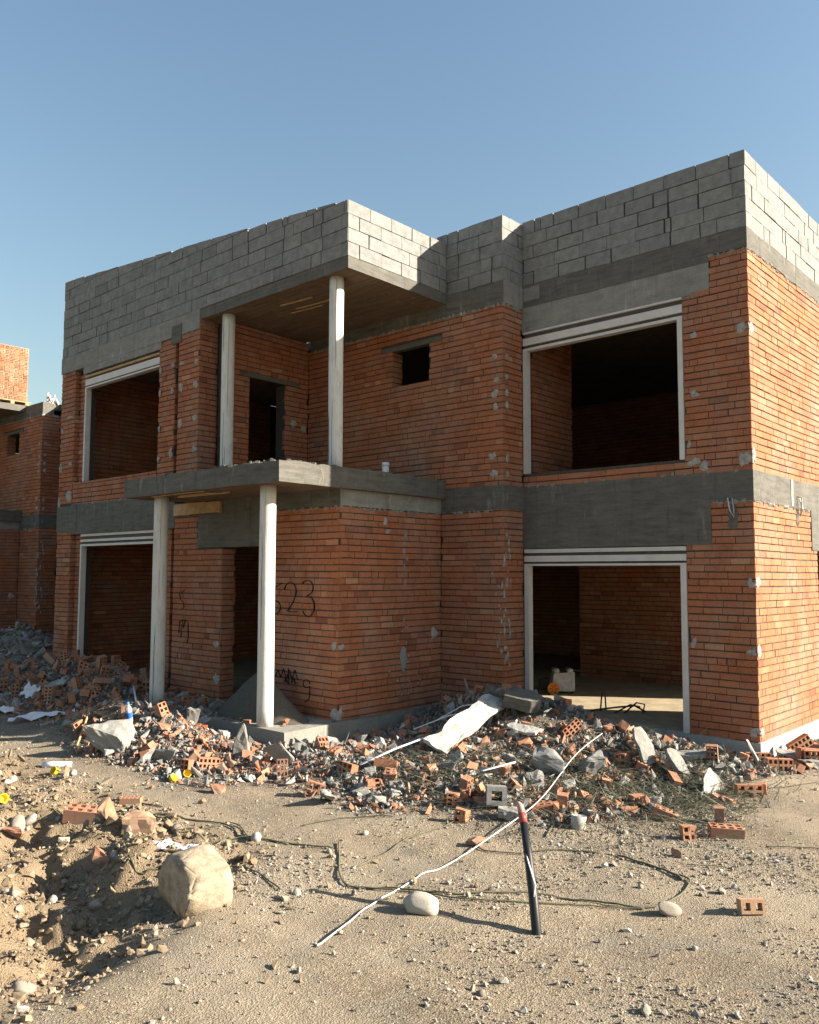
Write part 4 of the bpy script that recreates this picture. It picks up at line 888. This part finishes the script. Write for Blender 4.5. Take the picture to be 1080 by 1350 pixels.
# sand heap
B = MB(); n = 36; m_ = 14; vs = []; fs = []
for i in range(m_+1):
    for k in range(n):
        a = 2*math.pi*k/n; rr_ = i/m_; x = math.cos(a)*rr_*.92; y = math.sin(a)*rr_*.42; h = .66*(1-rr_)**1.1 if rr_ < 1 else 0
        vs.append((x, y-.0, h*(1+.12*float(fbm(x+4, y, 3, 3, 12)))+.012*float(fbm(x, y, 12, 2, 13))))
for i in range(m_):
    for k in range(n): fs.append((i*n+k, i*n+(k+1)%n, (i+1)*n+(k+1)%n, (i+1)*n+k))
B.add(vs, fs); o = tag(B.build('sand_heap', plain_mat('grey_sand', (.095,.086,.072), .98, .35, 30, bs=.8), None, True), 'dark grey sand heap against the brick wall beside the porch column', 'sand heap'); o.location = (-5.62, -3.08, .300)
# bottle
def lathe(B, prof, n=18, mi=0):
    vs = [(r*math.cos(2*math.pi*k/n), r*math.sin(2*math.pi*k/n), z) for r, z in prof for k in range(n)]
    fs = [(i*n+k, i*n+(k+1)%n, (i+1)*n+(k+1)%n, (i+1)*n+k) for i in range(len(prof)-1) for k in range(n)]; B.add(vs, fs, .5, mi)
q = P(171,955); bt = empty('water_bottle', (q.x, q.y, q.z), 'clear plastic water bottle with blue label on the sunlit rubble', 'bottle'); bt.rotation_euler = (.35,.2,.3)
pet = bpy.data.materials.new('clear_pet'); pet.use_nodes = True; pb = pet.node_tree.nodes['Principled BSDF']; pb.inputs['Base Color'].default_value = (.8,.85,.88,1); pb.inputs['Roughness'].default_value = .15; pb.inputs['Transmission Weight'].default_value = .6
B = MB(); lathe(B, [(.001,0),(.043,.003),(.045,.02),(.045,.1),(.043,.12),(.045,.2),(.04,.235),(.02,.275),(.017,.3)]); B.build('bottle_body', pet, bt, True)
B = MB(); lathe(B, [(.0465,.11),(.0468,.19)]); B.build('bottle_label', plain_mat('blue_label', (.03,.14,.55), .4), bt, True)
B = MB(); lathe(B, [(.019,.295),(.02,.318),(.001,.32)]); B.build('bottle_cap', plain_mat('blue_cap', (.05,.2,.6), .4), bt, True)
# mug
q = P(762,1092); mg = empty('mug', (q.x, q.y, q.z-.012), 'dirty white mug lying on the ground right of the black hose', 'mug'); mg.rotation_euler = (.12,.1,2.4)
ENAM = plain_mat('dusty_white_glaze', (.36,.345,.31), .45, .25, 9); B = MB(); lathe(B, [(.001,0),(.058,.002),(.064,.01),(.068,.12),(.064,.122),(.058,.012),(.001,.01)], 24); B.build('mug_body', ENAM, mg, True)
B = MB(); B.tube([(.064+.045*math.sin(a), 0, .062+.042*math.cos(a)) for a in np.linspace(.15, 2.99, 12)], .009, 8); B.build('handle', ENAM, mg, True)
# yellow cups, white roll
YEL = plain_mat('yellow_plastic', (.75,.50,.03), .5, .2, 9)
for (px, py, l) in ((74,1020,'yellow plastic cup near the white paper roll'),(227,1031,'yellow plastic cup, the left of two before the grey heap'),(246,1024,'yellow plastic cup, the right of two before the grey heap'),(3,1056,'yellow plastic cup cut by the left edge')):
    q = P(px, py); B = MB(); lathe(B, [(.001,0),(.04,.002),(.045,.05),(.04,.052),(.036,.01),(.001,.008)], 16); B.tube([(.045,0,.045),(.07,0,.03),(.065,.01,.0)], .007, 5)
    o = tag(B.build('plastic_cup', YEL, None, True), l, 'plastic cup', 'yellow plastic cups'); o.location = (q.x, q.y, q.z+.02); o.rotation_euler = (rng.uniform(.6,1.3), rng.gauss(0,.3), rng.uniform(0,3))
q = P(75,1012); B = MB(); B.tube([(-.16,0,.03),(-.05,.005,.035),(.06,0,.032),(.16,.01,.03)], [.034,.037,.036,.03], 12); o = tag(B.build('paper_roll', SHEET, None, True), 'white paper roll lying at the rim of the sunlit ground', 'roll'); o.location = q; o.rotation_euler = (0,0,.85)
q = P(96,1022); inst('stone', ROCKS[2], q, (0,0,0), .05, 'white pebble right of the yellow cap', 'stone', None, .2)
# green scrap
inst('plastic_scrap', rockmesh(55, plain_mat('green_plastic', (.03,.28,.08), .5), .5, 1, .6, .5, .4), P(622,1015), (0,0,.4), .05, 'small bright green plastic scrap in the debris heap', 'scrap', None, .1)
# ------------------------------------------------------------------ hose, wire, cables
BLACK = plain_mat('black_rubber', (.018,.018,.02), .45, .3, 12)
b0 = P(708,1232); hz = empty('black_hose', (b0.x, b0.y, b0.z), 'thick black hose standing up from the ground with a red taped tip', 'hose')
tip = at_plane(686,1062,1,b0.y+.32); mid = at_plane(697,1130,1,b0.y+.19)
rel = lambda v: Vector(v)-Vector((b0.x, b0.y, b0.z))
B = MB(); m2 = at_plane(703,1180,1,b0.y+.08); c1 = at_plane(690.5,1085,1,b0.y+.28)
B.tube([(0.01,-.02,-.12), (0,0,0), rel(m2), rel(mid), rel(c1)], [.034,.033,.031,.029,.026], 14); B.build('hose_tube', BLACK, hz, True)
d = rel(tip)-rel(c1); RED = plain_mat('red_tape', (.34,.075,.06), .5, .4, 30); B = MB(); B.tube([rel(c1)-d*.0, rel(c1)+d*.3, rel(c1)+d*.55], [.0275,.029,.027], 14); B.build('red_tape', RED, hz, True)
B = MB(); B.tube([rel(c1)+d*.5, rel(c1)+d*.95, rel(tip)+d*.05+Vector((-.012,0,.0)), rel(tip)+d*.12+Vector((-.045,0,-.012))], [.026,.024,.021,.016], 12); B.build('hose_end', plain_mat('dirty_white_tape', (.40,.27,.24), .7, .5, 30), hz, True)
B = MB(); o3 = CR*0
side = Vector((-CF[0], -CF[1], 0)).normalized()*.032
B.tube([rel(at_plane(690,1095,1,b0.y+.26))+side, rel(at_plane(690,1112,1,b0.y+.23))+side, rel(at_plane(696,1135,1,b0.y+.17))+side, rel(at_plane(705,1165,1,b0.y+.1))+side, rel(m2)+side*1.02], .005, 6); B.build('taped_wire', PVC, hz, True)
def spline(P_, n=10):
    out = []; P_ = [Vector(q) for q in P_]
    for i in range(len(P_)-1):
        p0, p1, p2, p3 = P_[max(i-1,0)], P_[i], P_[i+1], P_[min(i+2,len(P_)-1)]
        for k in range(n):
            t = k/n; out.append(.5*((2*p1)+(p2-p0)*t+(2*p0-5*p1+4*p2-p3)*t*t+(3*p1-p0-3*p2+p3)*t**3))
    return out+[P_[-1]]
wp = [(418,1250),(470,1211),(522,1177),(598,1139),(640,1108),(690,1073),(716,1050),(738,1022),(753,1002),(770,985),(794,967)]
lift = [.01,.012,.01,.02,.05,.09,.10,.12,.14,.13,.10]
WP = spline([P(a, b)+Vector((0,0,l)) if l < .05 else at(a, b, l) for (a, b), l in zip(wp, lift)], 14)
stick('white_wire', [Vector((q.x, q.y, max(q.z, tz(q.x, q.y)+.012))) for q in WP], .0058, plain_mat('dusty_white_cable', (.50,.49,.48), .6, .25, 14), 'long white wire running from the near ground up onto the debris heap', 'wire', 7)
GREEN = plain_mat('dull_green_cable', (.125,.125,.08), .8, .6, 20); DARK = plain_mat('dark_cable', (.03,.03,.028), .6, .3, 20)
def cable(pxs, label, r=.009, m=GREEN, dz=.012):
    S = []
    for q in spline([P(a, b) for a, b in pxs], 12):
        z = tz(q.x, q.y); S.append((q.x, q.y, z+dz+.003*math.sin(len(S)*.35)))
    stick('cable', S, r*.62, m, label, 'cable', 6)
for pxs, l, r in (
 ([(-20,1056),(60,1056),(140,1058),(215,1065)], 'green cable lying farthest back at the left edge', .011), ([(-20,1070),(50,1073),(120,1070),(170,1078)], 'green cable beside the half buried brick at the left', .009),
 ([(-20,1028),(30,1029),(90,1024)], 'dark green cable under the paper roll', .008),
 ([(202,1076),(250,1082),(300,1090),(320,1105),(360,1110),(440,1120)], 'green cable running right from the pale brick on edge', .012), ([(202,1078),(225,1092),(260,1103),(310,1107),(380,1115)], 'green cable looping left of the bare middle ground', .012), ([(215,1100),(270,1092),(310,1088),(330,1110)], 'green cable crossing two others behind the boulder', .009),
 ([(130,1124),(170,1130),(230,1137)], 'green cable lying over the dug hollow', .01), ([(300,1142),(340,1152),(370,1175)], 'short green cable right of the boulder', .01), ([(120,1105),(200,1098),(290,1090)], 'thin green cable behind the pale brick on edge', .007),
 ([(447,1112),(447,1128),(455,1168),(520,1173),(600,1180),(700,1180),(780,1190),(850,1199),(890,1188),(910,1165),(890,1155)], 'longest green cable, bending sharply at its left end and looping at the near right', .011), ([(455,1170),(540,1178),(620,1188),(760,1196),(850,1200)], 'second green cable lying close along the longest one', .009),
 ([(815,1130),(850,1140),(890,1156),(900,1162)], 'thick green cable ending in the loop at the near right', .014), ([(690,1127),(640,1123),(620,1112)], 'short dark green cable left of the hose', .009), ([(690,1126),(740,1122),(790,1128)], 'short dark green cable right of the hose', .009),
 ([(470,1146),(530,1112),(590,1090),(618,1060)], 'straight pale green stem pointing up to the debris heap', .008), ([(400,1090),(450,1080),(520,1078)], 'faint green cable before the debris heap', .008), ([(560,1048),(660,1042),(760,1044),(820,1052)], 'thick grey green stem along the front of the debris heap', .02),
 ([(720,1105),(745,1062),(770,1035)], 'pale green stem leaning over the debris left of the mug', .009), ([(835,1062),(862,1030),(875,1010)], 'grey branch leaning on the right of the debris', .014), ([(930,1034),(1000,1042),(1080,1032)], 'thin dark cable on the gravel at the right', .006), ([(1010,1118),(1085,1121)], 'dark cable at the right edge', .008), ([(905,1143),(960,1146)], 'short thin cable below the flat orange brick', .006)):
    cable(pxs, l, r)
# black cables spilling from the garage
for pxs, l in (([(740,905),(765,918),(800,935),(830,950)], 'black cable running from the machine over the heap'), ([(745,908),(775,925),(815,945)], 'second black cable beside the one from the machine')):
    stick('cable', spline([P(a, b)+Vector((0,0,.05)) for a, b in pxs]), .012, BLACK, l, 'cable', 7)
# weeds: dry green grass among the rubble
def blades(name, n, box, dens, label, cols, Lr):
    V = []; Fq = []; T = []; base = 0
    for (x, y, z) in sample(n, dens, box):
        L = rng.uniform(*Lr); w = rng.uniform(.002,.009); a = rng.uniform(0, 6.28); el = abs(rng.gauss(.06,.16)); d = Vector((math.cos(a)*math.cos(el), math.sin(a)*math.cos(el), math.sin(el))); s = Vector((-math.sin(a), math.cos(a), 0)); b = rng.uniform(-.15,.25)*L; tn = rng.random()
        for k in range(4):
            t = k/3; q = Vector((x, y, z+.01))+d*L*t+Vector((0,0,1))*(b*t*(1-t)+.02)+s*(.1*L*math.sin(t*3)*(a-3)/3); ww = w*(1-.8*t)
            V += [q-s*ww, q+s*ww]
        for k in range(3): Fq.append((base+2*k, base+2*k+1, base+2*k+3, base+2*k+2)); T.append(tn)
        base += 8
    me = bpy.data.meshes.new(name); me.from_pydata(V, [], Fq); me.materials.append(tone_mat('dry_grass', cols, .8, 20, .1)); at_ = me.attributes.new('tone', 'FLOAT', 'FACE'); at_.data.foreach_set('value', T); me.update()
    o = bpy.data.objects.new(name, me); COL.objects.link(o); tag(o, label, 'grass', None, 'stuff')
gz = lambda x, y: np.exp(-.5*((x+.9)/.9)**2-.5*((y+2.6)/.55)**2)+np.exp(-.5*((x+.1)/.4)**2-.5*((y+1.7)/.5)**2)+.5*np.exp(-.5*((x+2.0)/.8)**2-.5*((y+3.6)/.3)**2)
blades('grass', 3000, (-4, .8, -4.6, -.3), gz, 'dull green dry grass and stems tangled through the front of the debris heap', [(0, (.024,.028,.016)), (.55, (.055,.06,.034)), (.85, (.13,.128,.09)), (1, (.23,.21,.16))], (.15,.6))
# ------------------------------------------------------------------ inside the garage
mach = empty('machine', (-4.0, 2.02, .25), 'grey metal machine with an orange disc standing inside the garage opening', 'machine', None, .75)
METAL = plain_mat('scuffed_sheet_metal', (.48,.47,.44), .5, .4, 9, .3)
B = MB(); B.add([(-.2,-.16,.05),(.2,-.16,.05),(.2,.16,.05),(-.2,.16,.05),(-.14,-.1,.34),(.21,-.1,.36),(.21,.16,.36),(-.14,.16,.34)], [(3,2,1,0),(4,5,6,7),(0,1,5,4),(1,2,6,5),(2,3,7,6),(3,0,4,7)]); B.build('machine_body', METAL, mach)
for x in (-.1,.13):
    B = MB(); B.tube([(x,-.14,.385),(x,.12,.385)], .045, 14); B.build('roller', METAL, mach, True)
B = MB(); B.tube([(.0,.0,.4),(.36,-.02,.37)], .012, 6); B.build('handle_bar', REBAR, mach)
B = MB(); B.tube([(-.17,-.17,.1),(-.17,-.215,.1)], .1, 24); B.build('disc', plain_mat('orange_paint', (.72,.20,.02), .45, .3, 20), mach, False)
B = MB()
for k in range(6): a = k*math.pi/3; B.tube([(-.17+.03*math.cos(a),-.218,.1+.03*math.sin(a)),(-.17+.08*math.cos(a),-.218,.1+.08*math.sin(a))], .006, 5)
B.build('disc_spoke', REBAR, mach)
for s in (-.16,.16):
    for y in (-.12,.12): B = MB(); B.box(s-.02,s+.02,y-.02,y+.02,0,.055); B.build('leg', REBAR, mach)
B = MB(); B.box(-.5,-.24,-.1,.12,.0,.2,j=.02); o = tag(B.build('dark_crate', SLOT), 'dark box standing behind the machine inside the garage', 'box'); o.location = (-4.0,2.2,.25)
B = MB(); z = .26
B.tube([(-2.55,.75,z),(-2.53,.77,z+.28),(-2.5,.8,z+.26),(-2.44,.72,z+.02)], .012, 6); B.tube([(-2.62,.6,z+.02),(-2.3,.9,z+.07),(-2.1,.95,z+.1),(-1.95,1.0,z+.02)], .014, 6); B.tube([(-2.2,.8,z),(-2.1,1.0,z+.14),(-2.0,1.05,z+.12),(-1.98,.95,z)], .012, 6); B.tube([(-2.3,.7,z+.0),(-2.2,1.0,z+.1),(-2.0,.9,z+.1)], .012, 6)
tag(B.build('rebar_bundle', REBAR), 'bent black reinforcing bars standing on the garage floor', 'rebar')
